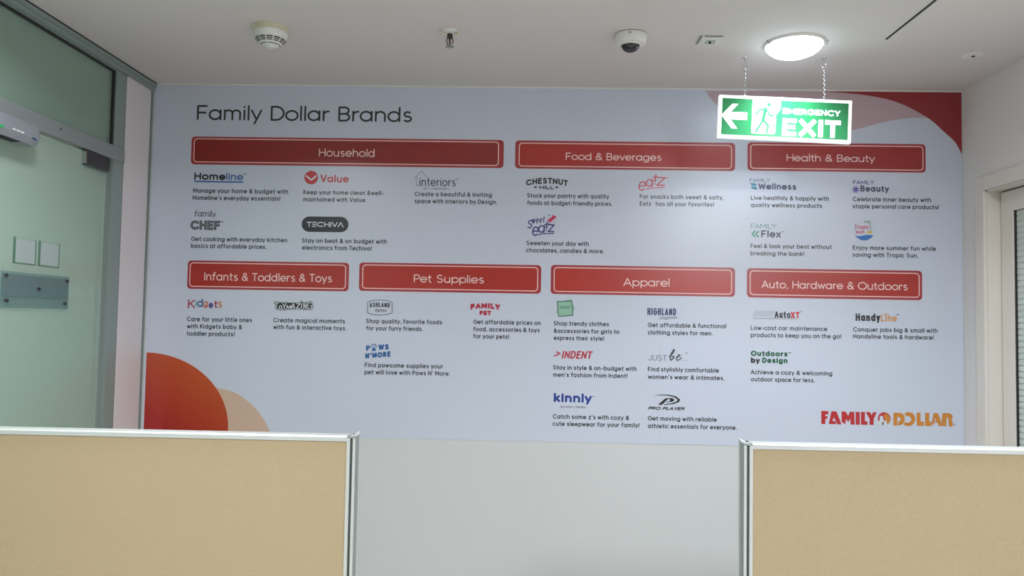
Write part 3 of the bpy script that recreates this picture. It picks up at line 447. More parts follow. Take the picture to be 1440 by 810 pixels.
PEACH = [(0.2904, 0.984), (0.2904, 1.194), (0.2987, 1.1929), (0.3103, 1.1915), (0.324, 1.1898), (0.3386, 1.1878), (0.353, 1.1855), (0.3658, 1.1829), (0.3772, 1.1804), (0.3881, 1.178), (0.3986, 1.1753), (0.4092, 1.172), (0.42, 1.1678), (0.4314, 1.1623), (0.4435, 1.1553), (0.4564, 1.1471), (0.4696, 1.1379), (0.4825, 1.1282), (0.4948, 1.1181), (0.5061, 1.1081), (0.5166, 1.0978), (0.5265, 1.0867), (0.5359, 1.0754), (0.5444, 1.0643), (0.5522, 1.0536), (0.5589, 1.044), (0.5644, 1.0354), (0.5686, 1.0276), (0.572, 1.0203), (0.5749, 1.0133), (0.5775, 1.0066), (0.5802, 0.9999), (0.583, 0.9929), (0.5856, 0.9857), (0.5876, 0.984)]
PINK = [(2.4799, 2.5405), (2.4832, 2.5355), (2.4873, 2.5288), (2.4924, 2.5207), (2.4987, 2.5117), (2.5063, 2.5021), (2.5156, 2.4923), (2.526, 2.4818), (2.5376, 2.4702), (2.5504, 2.458), (2.565, 2.4457), (2.5816, 2.4339), (2.6004, 2.4231), (2.622, 2.413), (2.6461, 2.4031), (2.6722, 2.3936), (2.6997, 2.3849), (2.7281, 2.3772), (2.7567, 2.3707), (2.7862, 2.3655), (2.8171, 2.3612), (2.8488, 2.3579), (2.8808, 2.3556), (2.9126, 2.3542), (2.9435, 2.3538), (2.9739, 2.3544), (3.0045, 2.3561), (3.0347, 2.3588), (3.0644, 2.3622), (3.0931, 2.3662), (3.1205, 2.3707), (3.1465, 2.376), (3.1716, 2.3826), (3.1957, 2.3897), (3.2189, 2.3968), (3.2414, 2.4035), (3.2631, 2.409), (3.2841, 2.4135), (3.3042, 2.4175), (3.3235, 2.421), (3.3422, 2.4239), (3.3602, 2.4263), (3.3777, 2.4283), (3.3955, 2.4295), (3.4137, 2.43), (3.4312, 2.43), (3.4472, 2.4297), (3.4606, 2.4294), (3.4704, 2.4293), (3.4993, 2.4935), (3.0539, 2.5435)]
REDTOP = [(2.9435, 2.5435), (2.9491, 2.5435), (2.9559, 2.5435), (2.9644, 2.5435), (2.9752, 2.5435), (2.9888, 2.5435), (3.0058, 2.5425), (3.0276, 2.5411), (3.0539, 2.5394), (3.083, 2.5374), (3.1133, 2.5351), (3.1431, 2.5323), (3.1706, 2.5289), (3.1961, 2.5253), (3.221, 2.5215), (3.2454, 2.5173), (3.2694, 2.5123), (3.2929, 2.5063), (3.3162, 2.4989), (3.3398, 2.4899), (3.3636, 2.4793), (3.3871, 2.4676), (3.4095, 2.4555), (3.4303, 2.4435), (3.4488, 2.4322), (3.4646, 2.4214), (3.4783, 2.4106), (3.4903, 2.3999), (3.5011, 2.3894), (3.5113, 2.3793), (3.5214, 2.3698), (3.5313, 2.361), (3.5405, 2.3528), (3.5491, 2.3451), (3.5571, 2.3374), (3.5645, 2.3296), (3.5712, 2.3215), (3.5775, 2.3123), (3.5833, 2.3021), (3.5884, 2.2918), (3.5929, 2.2822), (3.5966, 2.2741), (3.5993, 2.2683), (3.5993, 2.5435)]
SEAMS = [1.2334, 2.2906]
OFFICE_LIGHTS = [(.55, -1.5, 0), (3.05, -1.5, 0), (.88, -3.0, 1)]

# ================================================================ THE ROOM
TH = .12
struct(box('wall_back', M['wall'], None, -TH, 0, 0, ROOM_W+TH, TH, CEIL), 'plain off-white wall behind and below the printed mural')
struct(box('ceiling', M['ceil'], None, -2.6, BACK_Y, CEIL, ROOM_W+.6, .12, CEIL+.12), 'smooth white painted ceiling')
fl = struct(box('floor', M['floor'], None, -2.6, BACK_Y, -.12, ROOM_W+.6, .12, 0), 'pale tiled office floor')
bm = bmesh.new()
for i in range(1, 10): add_box(bm, -.0+i*.6-.9, BACK_Y+.01, 0, -.9+i*.6+.003, -.01, .0008)
jt = obj('tile_joint', bm, M['joint'], fl); jt['kind'] = 'stuff'
struct(box('wall_front', M['wall'], None, -2.6, BACK_Y-TH, 0, ROOM_W+.6, BACK_Y, CEIL), 'off-white wall at the far end of the office')
# right wall, opened for the doorway (y -1.05 .. -0.172, up to 2.081)
D0, D1, DZ = -.172, -1.06, 2.081
bm = bmesh.new()
add_box(bm, ROOM_W, D0, 0, ROOM_W+.16, 0, CEIL)
add_box(bm, ROOM_W, BACK_Y, 0, ROOM_W+.16, D1, CEIL)
add_box(bm, ROOM_W, D1, DZ, ROOM_W+.16, D0, CEIL)
struct(obj('wall_right', bm, M['wall_side']), 'off-white side wall holding the cream framed door')
# left wall: solid beyond the glazing, behind the viewer
struct(box('wall_left', M['wall_side'], None, -.12, BACK_Y, 0, 0, -3.6, CEIL), 'off-white wall continuing behind the glass partition')
# room behind the glass
struct(box('wall_corridor', M['dusk'], None, -2.72, BACK_Y, 0, -2.6, .12, CEIL), 'pale wall of the room behind the glass')
struct(box('wall_corridor_end', M['dusk'], None, -2.6, 0, 0, -.12, .12, CEIL), 'end wall of the room behind the glass')
# thin edge bead where ceiling meets the back wall
struct(box('trim_1', M['white_pl'], None, .012, -.005, CEIL-.006, ROOM_W-.002, 0, CEIL), 'thin white bead along the ceiling above the mural')
struct(box('baseboard_back', M['white_pl'], None, .02, -.012, 0, ROOM_W-.002, 0, .08), 'white skirting at the foot of the wall')

# ---------------------------------------------------------------- glazed front on the left
GF = thing('glass_partition', 'grey framed frosted green glass partition with transom along left wall', 'partition', (0, -1.6, 0))
GF.location = (0, 0, 0)
y_end = -3.6
def gbox(name, m, *d, bev=0): return box(name, m, GF, *d, bev=bev)
gbox('head_rail', M['frame'], -.05, y_end, 2.508, .0, -.013, CEIL)
bm = bmesh.new(); add_box(bm, 0, y_end, 2.514, .012, -.004, CEIL-.004, bev=.003); add_box(bm, .012, y_end, 2.530, .018, -.004, CEIL-.004, bev=.002)
obj('cover_strip', bm, M['frame'], GF)
gbox('ceiling_gap', M['rubber'], -.04, y_end, CEIL-.004, .020, -.004, CEIL)
gbox('transom_rail', M['alu_grey'], -.05, y_end, 2.137, .006, -.222, 2.196, bev=.003)
gbox('mullion', M['frame'], -.05, -.300, 0, .002, -.224, 2.508, bev=.002)
gbox('stop_strip', M['frame'], -.035, -.328, 0, -.012, -.300, 2.137)
gbox('glazing_bead', M['rubber'], -.030, -.309, 2.196, -.004, -.300, 2.508)
gbox('bead_line', M['rubber'], -.02, y_end, 2.500, -.006, -.309, 2.508)
gbox('joint_line', M['rubber'], -.02, -.224, 0, .0005, -.2205, 2.512)
gbox('transom_pane', M['pane'], -.026, y_end, 2.190, -.014, -.300, 2.506)
gbox('side_pane', M['pane_door'], -.026, y_end, .02, -.014, -1.262, 2.140)
gbox('floor_rail', M['alu_grey'], -.05, y_end, 0, .004, -1.262, .05)
for yy in (-.66, -1.3, -1.9):
    bm = bmesh.new(); bmesh.ops.create_cone(bm, cap_ends=True, segments=12, radius1=.004, radius2=.004, depth=.002, matrix=Matrix.Translation((.0068, yy, 2.172)) @ Matrix.Rotation(math.pi/2, 4, 'Y'))
    obj('screw', bm, M['steel'], GF)
# white boxed column between glazing and mural
PW = thing('boxed_column', 'narrow white laminate column between glass partition and mural', 'column', (0, -.118, 0))
def pbox(name, m, *d, bev=0):
    o = box(name, m, PW, *d, bev=bev); o.location.y += .118; return o
pbox('panel', M['laminate'], -.05, -.2195, 0, .0015, -.016, 2.513, bev=.001)
pbox('edge_gap', M['rubber'], -.02, -.0155, 0, .001, -.0125, 2.513)
pbox('edge_strip', M['frame'], -.02, -.012, 0, .004, -.0005, 2.513)

# glass door leaf
GD = thing('glass_door', 'frameless frosted glass door hung below the grey transom rail', 'door', (0, -.34, 0))
def dbox(name, m, x0, y0, z0, x1, y1, z1, bev=0):
    o = box(name, m, GD, x0, y0, z0, x1, y1, z1, bev=bev); o.location.y = .34; return o
dbox('door_pane', M['pane_door'], -.020, -1.255, .012, -.008, -.340, 2.126)
dbox('pane_edge', mat('polished_glass_edge', srgb(176, 200, 186), .2), -.0195, -.3402, .012, -.0085, -.3372, 2.07)
dbox('pane_edge', mat('polished_glass_edge', srgb(176, 200, 186), .2), -.0195, -1.255, 2.1262, -.0085, -.50, 2.129)
pv = dbox('pivot_fitting', M['steel'], -.030, -.497, 2.078, .012, -.343, 2.133, bev=.002)
pv['label'] = 'dark steel corner fitting'
e = dbox('fitting_edge', M['chrome'], -.028, -.503, 2.080, .010, -.4975, 2.131)
dbox('pivot_fitting', M['steel'], -.030, -.50, .012, .004, -.343, .068, bev=.002)
bm = bmesh.new()
add_tube(bm, [(.045, -1.16, .75), (.045, -1.16, 1.35)], .0125, 14)
for z in (.85, 1.25): add_tube(bm, [(-.055, -1.16, z), (.045, -1.16, z)], .007, 10)
add_tube(bm, [(-.055, -1.16, .75), (-.055, -1.16, 1.35)], .0125, 14)
h = obj('pull_handle', bm, M['chrome'], GD); h.location.y = .34

# door closer on the transom rail
DC = thing('door_closer', 'silver box door closer mounted on the grey transom rail', 'door closer', (.006, -1.0, 2.10))
def cbox(name, m, x0, y0, z0, x1, y1, z1, bev=0):
    o = box(name, m, DC, x0, y0, z0, x1, y1, z1, bev=bev); o.location = (-.006, 1.0, -2.10); return o
bm = bmesh.new()
prof = [(.006, 2.062), (.006, 2.136), (.052, 2.132), (.060, 2.122), (.060, 2.082), (.050, 2.062)]
vs = [[bm.verts.new((x, y, z)) for x, z in prof] for y in (-1.16, -.862, -.852)]
for v in vs[2]: v.co.x = .006+(v.co.x-.006)*.93; v.co.z = 2.098+(v.co.z-2.098)*.9
for a, b in zip(vs, vs[1:]):
    for k in range(6): bm.faces.new((a[k], a[(k+1) % 6], b[(k+1) % 6], b[k]))
bm.faces.new(vs[0]); bm.faces.new(vs[-1])
o = obj('body', bm, M['closer'], DC); o.location = (-.006, 1.0, -2.10)
cbox('size_mark', M['blue_mark'], .0598, -.895, 2.079, .0606, -.872, 2.086)
cbox('green_mark', M['green_led'], .0598, -1.06, 2.080, .0606, -1.030, 2.089)
bm = bmesh.new()
# worn pale print on the closer, too small to read
for q in range(3): add_box(bm, .0600, -.990+q*.020, 2.088-q*.0004, .0606, -.975+q*.020, 2.0915)
o = obj('faint_print', bm, M['paper'], DC); o.location = (-.006, 1.0, -2.10)
cbox('arm_slot', M['rubber'], .015, -1.15, 2.060, .045, -.93, 2.062)

# acrylic sign plate with five stand-offs on the door glass, and two notices behind it
SP = thing('acrylic_sign_plate', 'blank translucent grey acrylic plate on dark stand-offs fixed to glass door', 'sign', (0, -.74, 1.583))
def spb(name, m, x0, y0, z0, x1, y1, z1):
    o = box(name, m, SP, x0, y0, z0, x1, y1, z1, bev=.0008); o.location = (0, .74, -1.583); return o
M['plate'] = pane_mat('grey_acrylic', srgb(150, 160, 178), .70, .15)
for a in (.0,):
    spb('plate', M['plate'], -.004, -.922, 1.520, -.001, -.560, 1.640)
spb('plate_band', M['plate'], -.0012, -.918, 1.556, .0002, -.563, 1.630)
for (yy, zz, r) in ((-.904, 1.626, .0055), (-.574, 1.624, .0055), (-.735, 1.588, .005), (-.895, 1.543, .006), (-.578, 1.540, .005)):
    bm = bmesh.new(); bmesh.ops.create_cone(bm, cap_ends=True, segments=16, radius1=r, radius2=r, depth=.012, matrix=Matrix.Translation((-.001, yy, zz)) @ Matrix.Rotation(math.pi/2, 4, 'Y'))
    o = obj('stand_off', bm, M['steel'], SP); o.location = (0, .74, -1.583)
M['film'] = pane_mat('white_window_film', srgb(206, 214, 218), .45, .3); M['film_grey'] = pane_mat('grey_window_film', srgb(130, 142, 140), .80, .3)
for i, (ya, yb, lab) in enumerate(((-.852, -.752, 'white framed notice on the glass door above the acrylic plate, the left one'), (-.722, -.620, 'white framed notice on the glass door above the acrylic plate, the right one'))):
    N = thing('framed_notice', lab, 'notice', (-.024, (ya+yb)/2, 1.712), group='framed notices on the glass door')
    def nb(name, m, x0, y0, z0, x1, y1, z1):
        o = box(name, m, N, x0, y0, z0, x1, y1, z1); o.location = (.024, -(ya+yb)/2, -1.712); return o
    nb('sheet', M['film'], -.0078, ya, 1.674, -.0070, yb, 1.752)
    nb('frame_bar', M['film_grey'], -.0078, ya-.012, 1.672, -.0068, ya, 1.758); nb('frame_bar', M['film_grey'], -.0078, yb, 1.672, -.0068, yb+.006, 1.758)
    nb('frame_bar', M['film_grey'], -.0078, ya-.012, 1.668, -.0068, yb+.006, 1.672)

# ---------------------------------------------------------------- cream door on the right
bm = bmesh.new()
cz = 2.138; t = .014
add_box(bm, ROOM_W-t, D0, 0, ROOM_W, -.112, cz, bev=.002)
add_box(bm, ROOM_W-t, -1.122, 0, ROOM_W, D1, cz, bev=.002)
add_box(bm, ROOM_W-t, D1, DZ, ROOM_W, D0, cz, bev=.002)
DR = thing('door_1', 'cream painted door with ribbed glass panel in a cream casing', 'door', (ROOM_W, -.6, 0)); DR['kind'] = 'structure'
def rel(o): o.location = -DR.location; return o
o = rel(obj('casing', bm, M['door'], DR))
bm = bmesh.new()
add_box(bm, ROOM_W-.001, D0-.006, 0, ROOM_W+.16, D0, DZ); add_box(bm, ROOM_W-.001, D1, 0, ROOM_W+.16, D1+.006, DZ); add_box(bm, ROOM_W-.001, D1, DZ-.006, ROOM_W+.16, D0, DZ)
rel(obj('jamb', bm, M['door'], DR))
LX = ROOM_W+.052
bm = bmesh.new()
add_box(bm, LX, D0-.085, .008, LX+.042, D0-.010, DZ-.012, bev=.002)
add_box(bm, LX, D1+.010, .008, LX+.042, D1+.105, DZ-.012, bev=.002)
add_box(bm, LX, D1+.105, 1.985, LX+.042, D0-.085, DZ-.012, bev=.002)
add_box(bm, LX, D1+.105, .008, LX+.042, D0-.085, .30, bev=.002)
leaf = rel(obj('leaf', bm, M['door'], DR))
rel(box('shadow_gap', M['rubber'], DR, LX+.012, D0-.010, .008, LX+.03, D0-.006, DZ-.008))
rel(box('shadow_gap', M['rubber'], DR, LX+.012, D1+.01, DZ-.012, LX+.03, D0-.01, DZ-.006))
rel(box('glazing_gasket', M['rubber'], DR, LX+.006, D0-.090, .30, LX+.020, D0-.085, 1.985))
rel(box('glass_panel', M['pane_right'], DR, LX+.014, D1+.106, .30, LX+.020, D0-.086, 1.984))
bm = bmesh.new()
z = .31
while z < 1.975:
    add_box(bm, LX+.0115, D1+.11, z, LX+.0138, D0-.092, z+.016, bev=.001); z += .024
rb = rel(obj('glass_rib', bm, M['pane_right'], DR)); rb['kind'] = 'stuff'
bm = bmesh.new(); add_tube(bm, [(LX, -.98, 1.0), (LX-.045, -.98, 1.0), (LX-.045, -.86, 1.0)], .009, 12)
rel(obj('lever_handle', bm, M['chrome'], DR))
struct(box('wall_beyond_door', M['dusk'], None, ROOM_W+.55, -1.6, 0, ROOM_W+.6, .12, CEIL), 'pale wall in the room behind the cream door')

# ================================================================ MURAL
MU = thing('wall_mural', 'full-width printed vinyl wall mural listing household brands under red banners', 'mural', (1.8, 0, 1.77))
MUO = MU.location.copy()
def mpart(o, parent=MU):
    if parent is MU: o.location = -MUO
    return o
mz0 = .982
bm = bmesh.new(); add_box(bm, .010, -.0012, mz0, ROOM_W-.003, -.0001, CEIL-.006)
vinyl = mpart(obj('vinyl_sheet', bm, M['vinyl'], MU))
Y1, Y2, Y3, Y4 = -.0016, -.0020, -.0024, -.0028
# sheet joints: very faint vertical seams
for xx in SEAMS:
    bm = bmesh.new(); ribbon(bm, [(xx, mz0+.002), (xx, CEIL-.008)], .0008, -.0013, cap='butt'); mpart(print_obj('sheet_seam', bm, ink((192, 199, 212)), MU))

def swoosh(name, m, pts, y, label):
    bm = bmesh.new(); poly(bm, pts, y); o = mpart(print_obj(name, bm, m, MU)); o['label'] = label
swoosh('swoosh', ink((210, 180, 160)), PEACH, Y1, 'pale peach curved shape at the bottom left')
swoosh('swoosh', gradient_mat('orange_red_print', srgb(166, 20, 14), srgb(206, 96, 36), (.55, 0, .83), .90, 1.36, VR), ORANGE, Y2, 'red to orange quarter disc at the bottom left')
swoosh('swoosh', ink((196, 170, 178)), PINK, Y1, 'greyish pink curved shape at the top right')
swoosh('swoosh', ink((150, 30, 38)), REDTOP, Y2, 'deep red curved corner at the top right')
def words(seq, name, m, y, parent):
    """one object for each printed word of a line"""
    s, x0, x1, z, cap, w = seq
    for k in range(len(s.split(' '))):
        bm = bmesh.new(); text(bm, s, x0, x1, z, cap, w, y, only=k); o = print_obj(name, bm, m, parent)
        if parent is MU: mpart(o)
words(TITLE, 'heading_word', ink((12, 12, 20)), Y1, MU)

for (lab, outer, inner, line, grad) in BANNERS:
    x0, z0, x1, z1 = outer
    bm = bmesh.new(); poly(bm, rrect(x0, z0, x1, z1, .016), Y1)
    ban = mpart(print_obj('banner', bm, ink((168, 40, 48)), MU)); ban['label'] = 'red rounded banner reading '+lab
    a0, b0, a1, b1 = inner
    bm = bmesh.new(); poly(bm, rrect(a0, b0, a1, b1, .014), Y2); print_obj('banner_field', bm, ink(grad), ban)
    bm = bmesh.new(); P = rrect(a0, b0, a1, b1, .014); ribbon(bm, P+[P[0]], .0042, Y3, closed=False); print_obj('border_line', bm, ink((246, 206, 200)), ban)
    words(line, 'lettering_word', ink((246, 214, 210)), Y3, ban)

for cap_lines in CAPTIONS:
    bm = bmesh.new()
    for ln in cap_lines: text(bm, *ln, Y1)
    mpart(print_obj('caption', bm, ink((46, 50, 60)), MU))

for lab, groups in LOGOS:
    root = None
    for gi, (rgb, ops) in enumerate(groups):
        bm = bmesh.new(); y = Y1-.0003*gi
        for op in ops:
            if op[0] == 'T': text(bm, *op[1:7], y, **op[7])
            elif op[0] == 'P': poly(bm, op[1], y)
            elif op[0] == 'S': ribbon(bm, op[1], op[2], y, **op[3])
            elif op[0] == 'C': poly(bm, [(op[1]+op[3]*math.cos(math.radians(15*k)), op[2]+op[4]*math.sin(math.radians(15*k))) for k in range(24)], y)
            elif op[0] == 'R': poly(bm, rrect(*op[1:5], op[5]), y)
        if root is None: root = mpart(print_obj('logo', bm, ink(rgb), MU)); root['label'] = lab
        else: print_obj('logo_print', bm, ink(rgb), root)

# ================================================================ CEILING FITTINGS
def lamp(parent, power, size, col, spread, z, shape='DISK'):
    ld = bpy.data.lights.new('lamp', 'AREA'); ld.shape = shape; ld.size = size; ld.energy = power; ld.color = col; ld.spread = math.radians(spread)
    lo = bpy.data.objects.new('lamp', ld); C.objects.link(lo); lo.parent = parent; lo.location = (0, 0, z); return lo
DL = thing('downlight', 'round recessed downlight shining bright beside the hanging exit sign', 'ceiling light', (2.682, -.55, CEIL))
lathe('trim_ring', M['white_pl'], DL, [(.100, -.001), (.101, -.007), (.104, -.009), (.110, -.004), (.112, 0), (.100, 0)], n=64, smooth=True)
lathe('lens', M['lens'], DL, [(.1015, -.003), (.100, -.012), (.094, -.022), (.080, -.034), (.058, -.043), (.03, -.0475), (0, -.0485)], n=48, smooth=True)
for a in (200, 340):
    bm = bmesh.new(); c_, s_ = math.cos(math.radians(a)), math.sin(math.radians(a))
    add_tube(bm, [(.100*c_, .100*s_, -.008), (.112*c_, .112*s_, -.016), (.118*c_, .118*s_, -.002)], .0022, 6); obj('spring_clip', bm, M['alu_grey'], DL)
lamp(DL, DOWN_POWER, .20, (.80, .88, 1), DOWN_SPREAD, -.051)

# further recessed lights of the office, nearer the viewer and behind
for k, (x, y, row) in enumerate(OFFICE_LIGHTS):
    P = thing('downlight', 'round recessed ceiling light out of the frame, %s side, %s row from the mural' % ('left' if x < 1.8 else 'right', ['second', 'third'][row]), 'ceiling light', (x, y, CEIL), group='ceiling lights outside the frame')
    lathe('trim_ring', M['white_pl'], P, [(.100, -.001), (.101, -.007), (.104, -.009), (.110, -.004), (.112, 0), (.100, 0)], n=48, smooth=True)
    lathe('lens', M['panel_lens'], P, [(.100, -.004), (0, -.006)], n=32)
    lamp(P, ROW_POWER[row], .18, (.98, .99, 1), ROW_SPREAD[row], -.010)
P = thing('panel_light', 'square bright ceiling panel behind the viewer near the right wall', 'ceiling light', (3.25, -3.75, CEIL))
bm = bmesh.new()
for d in ((-.3, -.3, -.28, .3), (.28, -.3, .3, .3), (-.28, -.3, .28, -.28), (-.28, .28, .28, .3)): add_box(bm, d[0], d[1], -.014, d[2], d[3], 0)
obj('frame', bm, M['white_pl'], P); box('diffuser', M['panel_lens'], P, -.28, -.28, -.010, .28, .28, -.004)
lamp(P, KEY_POWER, .52, (.86, .93, 1), 180, -.018, 'SQUARE')
B = thing('glass_fill_light', 'unseen round fill light added to brighten the glass from behind', 'ceiling light', (-1.4, -1.2, CEIL))  # added fixture, out of sight: lifts the milky panes to green-grey
lathe('trim_ring', M['white_pl'], B, [(.10, 0), (.12, 0), (.11, -.012), (.10, -.012)], n=32); lathe('lens', M['panel_lens'], B, [(.10, -.008), (0, -.012)], n=32)
lamp(B, BEYOND_POWER, .2, (.95, 1, .96), 170, -.02)

# smoke detector
SD = thing('smoke_detector', 'white slotted smoke detector on a cream base, far left ceiling fitting', 'smoke detector', (.765, -.665, CEIL))
lathe('base_ring', M['cream_pl'], SD, [(0, 0), (.0625, 0), (.0630, -.003), (.0625, -.018), (.0585, -.019), (0, -.019)], n=48, smooth=True)
lathe('body', M['white_pl'], SD, [(0, -.019), (.0590, -.019), (.0600, -.023), (.0575, -.034), (.052, -.046), (.040, -.0585), (.030, -.066), (.020, -.069), (0, -.070)], n=48, smooth=True)
def cone_slot(bm, a0, a1, r0, z0, r1, z1, off=.0006, n=4):
    rows = []
    for i in range(n+1):
        a = math.radians(a0+(a1-a0)*i/n)
        rows.append((bm.verts.new(((r0+off)*math.cos(a), (r0+off)*math.sin(a), z0-off)), bm.verts.new(((r1+off)*math.cos(a), (r1+off)*math.sin(a), z1-off))))
    for a, b in zip(rows, rows[1:]): bm.faces.new((a[0], b[0], b[1], a[1]))
bm = bmesh.new()
for (r0, z0, r1, z1) in ((.0525, -.0450, .0497, -.0485), (.0478, -.0505, .0452, -.0530), (.0435, -.0550, .0410, -.0575)):
    for k in range(12): cone_slot(bm, 30*k+2.5, 30*k+27.5, r0, z0, r1, z1)
for k in range(4): cone_slot(bm, 90*k+4, 90*k+86, .0335, -.0635, .0310, -.0652, n=8)
o = obj('vent_slot', bm, M['black'], SD); o['kind'] = 'stuff'
lathe('test_cap', M['white_pl'], SD, [(.016, -.069), (.015, -.0735), (.008, -.0755), (0, -.0755)], n=24, smooth=True)
bm = bmesh.new(); add_box(bm, -.050, -.044, -.010, -.040, -.040, -.004); obj('indicator', bm, M['white_pl'], SD)

# sprinkler
SK = thing('fire_sprinkler', 'small bronze fire sprinkler head hanging from a white ceiling rose', 'sprinkler', (1.412, -.64, CEIL))
lathe('escutcheon', M['white_pl'], SK, [(.034, 0), (.033, -.003), (.026, -.006), (.016, -.008), (0, -.008)], n=32, smooth=True)
bm = bmesh.new()
for k in range(3):
    a = math.radians(120*k+95); c_, s_ = math.cos(a)*.026, math.sin(a)*.026
    add_tube(bm, [(c_*.7, s_*.7, -.010), (c_*1.25, s_*1.25, -.012), (c_*1.45, s_*1.45, -.004)], .0035, 8)
obj('retaining_clip', bm, M['cream_pl'], SK)
lathe('body', M['brass'], SK, [(0, -.006), (.0095, -.008), (.0105, -.016), (.0105, -.022), (.006, -.027), (0, -.027)], n=20, smooth=True)
for s in (-1, 1):
    bm = bmesh.new(); add_tube(bm, [(.0085*s, 0, -.022), (.0115*s, 0, -.032), (.0095*s, 0, -.044), (.002*s, 0, -.052)], .0021, 8); obj('frame_arm', bm, M['brass'], SK)
lathe('glass_bulb', mat('bulb_dark_red', srgb(60, 20, 20), .1), SK, [(0, -.024), (.003, -.027), (.0034, -.040), (.0018, -.048), (0, -.049)], n=14, smooth=True)
bm = bmesh.new()
for k in range(12):
    a0 = math.radians(30*k-10); a1 = math.radians(30*k+10)
    v = [bm.verts.new((r*math.cos(a), r*math.sin(a), z)) for r, a, z in ((.006, a0, -.053), (.0155, a0, -.0545), (.0155, a1, -.0545), (.006, a1, -.053))]
    w = [bm.verts.new(q.co+Vector((0, 0, -.0012))) for q in v]
    bm.faces.new(v); bm.faces.new(w)
    for i in range(4): bm.faces.new((v[i], v[(i+1) % 4], w[(i+1) % 4], w[i]))
add_lathe(bm, [(0, -.0515), (.007, -.0525), (.007, -.0545), (0, -.055)], (0, 0, 0), 16)
obj('deflector', bm, M['alu_grey'], SK)

# dome camera
CM = thing('dome_camera', 'white dome security camera with a black eye, on the ceiling', 'camera', (2.068, -.62, CEIL))
lathe('base_gasket', M['rubber'], CM, [(0, 0), (.0575, 0), (.0575, -.002), (0, -.002)], n=48)
lathe('housing', M['white_pl'], CM, [(0, -.002), (.0590, -.002), (.0600, -.005), (.0570, -.026), (.0520, -.034), (.0400, -.037), (.0350, -.037), (0, -.037)], n=56, smooth=True)
lathe('dome', M['bubble'], CM, [(.0340, -.0365), (.0325, -.043), (.0275, -.052), (.019, -.059), (.009, -.0625), (0, -.063)], n=40, smooth=True)
lathe('bezel', M['white_pl'], CM, [(.0350, -.036), (.0385, -.0365), (.0375, -.040), (.0345, -.0405)], n=40, smooth=True)
bm = bmesh.new(); add_box(bm, -.014, -.0602, -.014, -.004, -.0585, -.009); obj('badge', bm, M['alu_grey'], CM)
bm = bmesh.new(); bmesh.ops.create_uvsphere(bm, u_segments=16, v_segments=10, radius=.011, matrix=Matrix.Translation((-.004, -.016, -.050))); obj('lens_eye', bm, mat('lens_dark_blue', srgb(30, 34, 60), .1), CM, smooth=True)

# square flush plate with a sensor eye
SQ = thing('square_ceiling_sensor', 'small square white sensor plate between the dome camera and downlight', 'sensor', (2.366, -.585, CEIL))
bm = bmesh.new(); add_box(bm, -.038, -.038, -.004, .038, .038, 0, bev=.001); obj('plate', bm, M['white_pl'], SQ)
for d in ((-.045, -.040, -.041, .040), (-.030, -.0395, .036, -.0365)):
    bm = bmesh.new(); add_box(bm, d[0], d[1], -.0055, d[2], d[3], -.0005); obj('plate_rim', bm, M['alu_grey'], SQ)
bm = bmesh.new()
for d in ((-.016, .000, .018, .003), (-.016, .024, .018, .027), (-.016, .003, -.013, .024), (.015, .003, .018, .024)): add_box(bm, d[0], d[1], -.006, d[2], d[3], -.0035)
obj('inner_frame', bm, M['alu_grey'], SQ)
lathe('eye', M['black'], SQ, [(.0055, -.0035), (.005, -.009), (.003, -.011), (0, -.0115)], c=(.0, .013, 0), n=16)

# round flush plate with a dark eye, far right
RP = thing('round_ceiling_plate', 'small round white ceiling plate with a dark centre near right wall', 'sensor', (3.395, -.448, CEIL))
lathe('plate', M['white_pl'], RP, [(0, 0), (.040, 0), (.039, -.003), (.030, -.0045), (.012, -.004), (0, -.004)], n=32, smooth=True)
lathe('eye', M['black'], RP, [(.0062, -.0035), (.0058, -.007), (0, -.009)], n=16)

# access hatch
AH = thing('ceiling_access_panel', 'flush white access panel in the ceiling with a dark edge gap', 'access panel', (3.22, -.85, CEIL))
def ahb(name, m, *d, bev=0):
    o = box(name, m, AH, *d, bev=bev); o.location = -AH.location; return o
ahb('panel', M['ceil'], 2.999, -1.10, CEIL-.0045, 3.44, -.603, CEIL, bev=.0008)
ahb('edge_gap', M['rubber'], 2.991, -1.12, CEIL-.0012, 2.9985, -.603, CEIL)
ahb('edge_gap', M['alu_grey'], 2.991, -.6025, CEIL-.0010, 3.44, -.600, CEIL)

# ---------------------------------------------------------------- hanging exit sign
TILT = math.radians(-2.1)
ES = thing('exit_sign', 'lit green and white emergency exit sign hanging from two chains', 'exit sign', (2.695, -.40, 2.306))
SGW, SGH = .512, .168
rot = Matrix.Rotation(-TILT, 4, 'Y')
def sgn(o): o.rotation_euler = (0, -TILT, 0); return o
hw, hh = SGW/2, SGH/2
bm = bmesh.new(); add_box(bm, -hw, -.010, -hh, hw, .010, hh, bev=.002); sgn(obj('light_box', bm, M['sign_white'], ES))
YF = -.0106
bm = bmesh.new(); poly(bm, [(-hw+.0125, -hh+.0125), (hw-.0135, -hh+.0125), (hw-.0135, hh-.0125), (-hw+.0125, hh-.0125)], YF); face_up(bm); sgn(obj('green_face', bm, M['sign_green'], ES))
def L(px, py): return (-hw+(px-110-(py-375)*-.058*0)/937*SGW, hh-(py-375)/303*SGH)   # pictogram grid on the face
bm = bmesh.new()
A = [(128, 520), (205, 436), (246, 436), (196, 494), (312, 494), (312, 548), (196, 548), (246, 612), (205, 612)]
poly(bm, [L(a, b) for a, b in A], YF-.0004)
face_up(bm); o = sgn(obj('arrow', bm, M['sign_white'], ES))
bm = bmesh.new(); poly(bm, [L(a, b) for a, b in ((345, 400), (545, 400), (545, 460), (515, 500), (515, 640), (345, 640))], YF-.0004); face_up(bm); sgn(obj('pictogram_field', bm, M['sign_white'], ES))
bm = bmesh.new()
S = lambda pts, w: ribbon(bm, [L(a, b) for a, b in pts], w, YF-.0008)
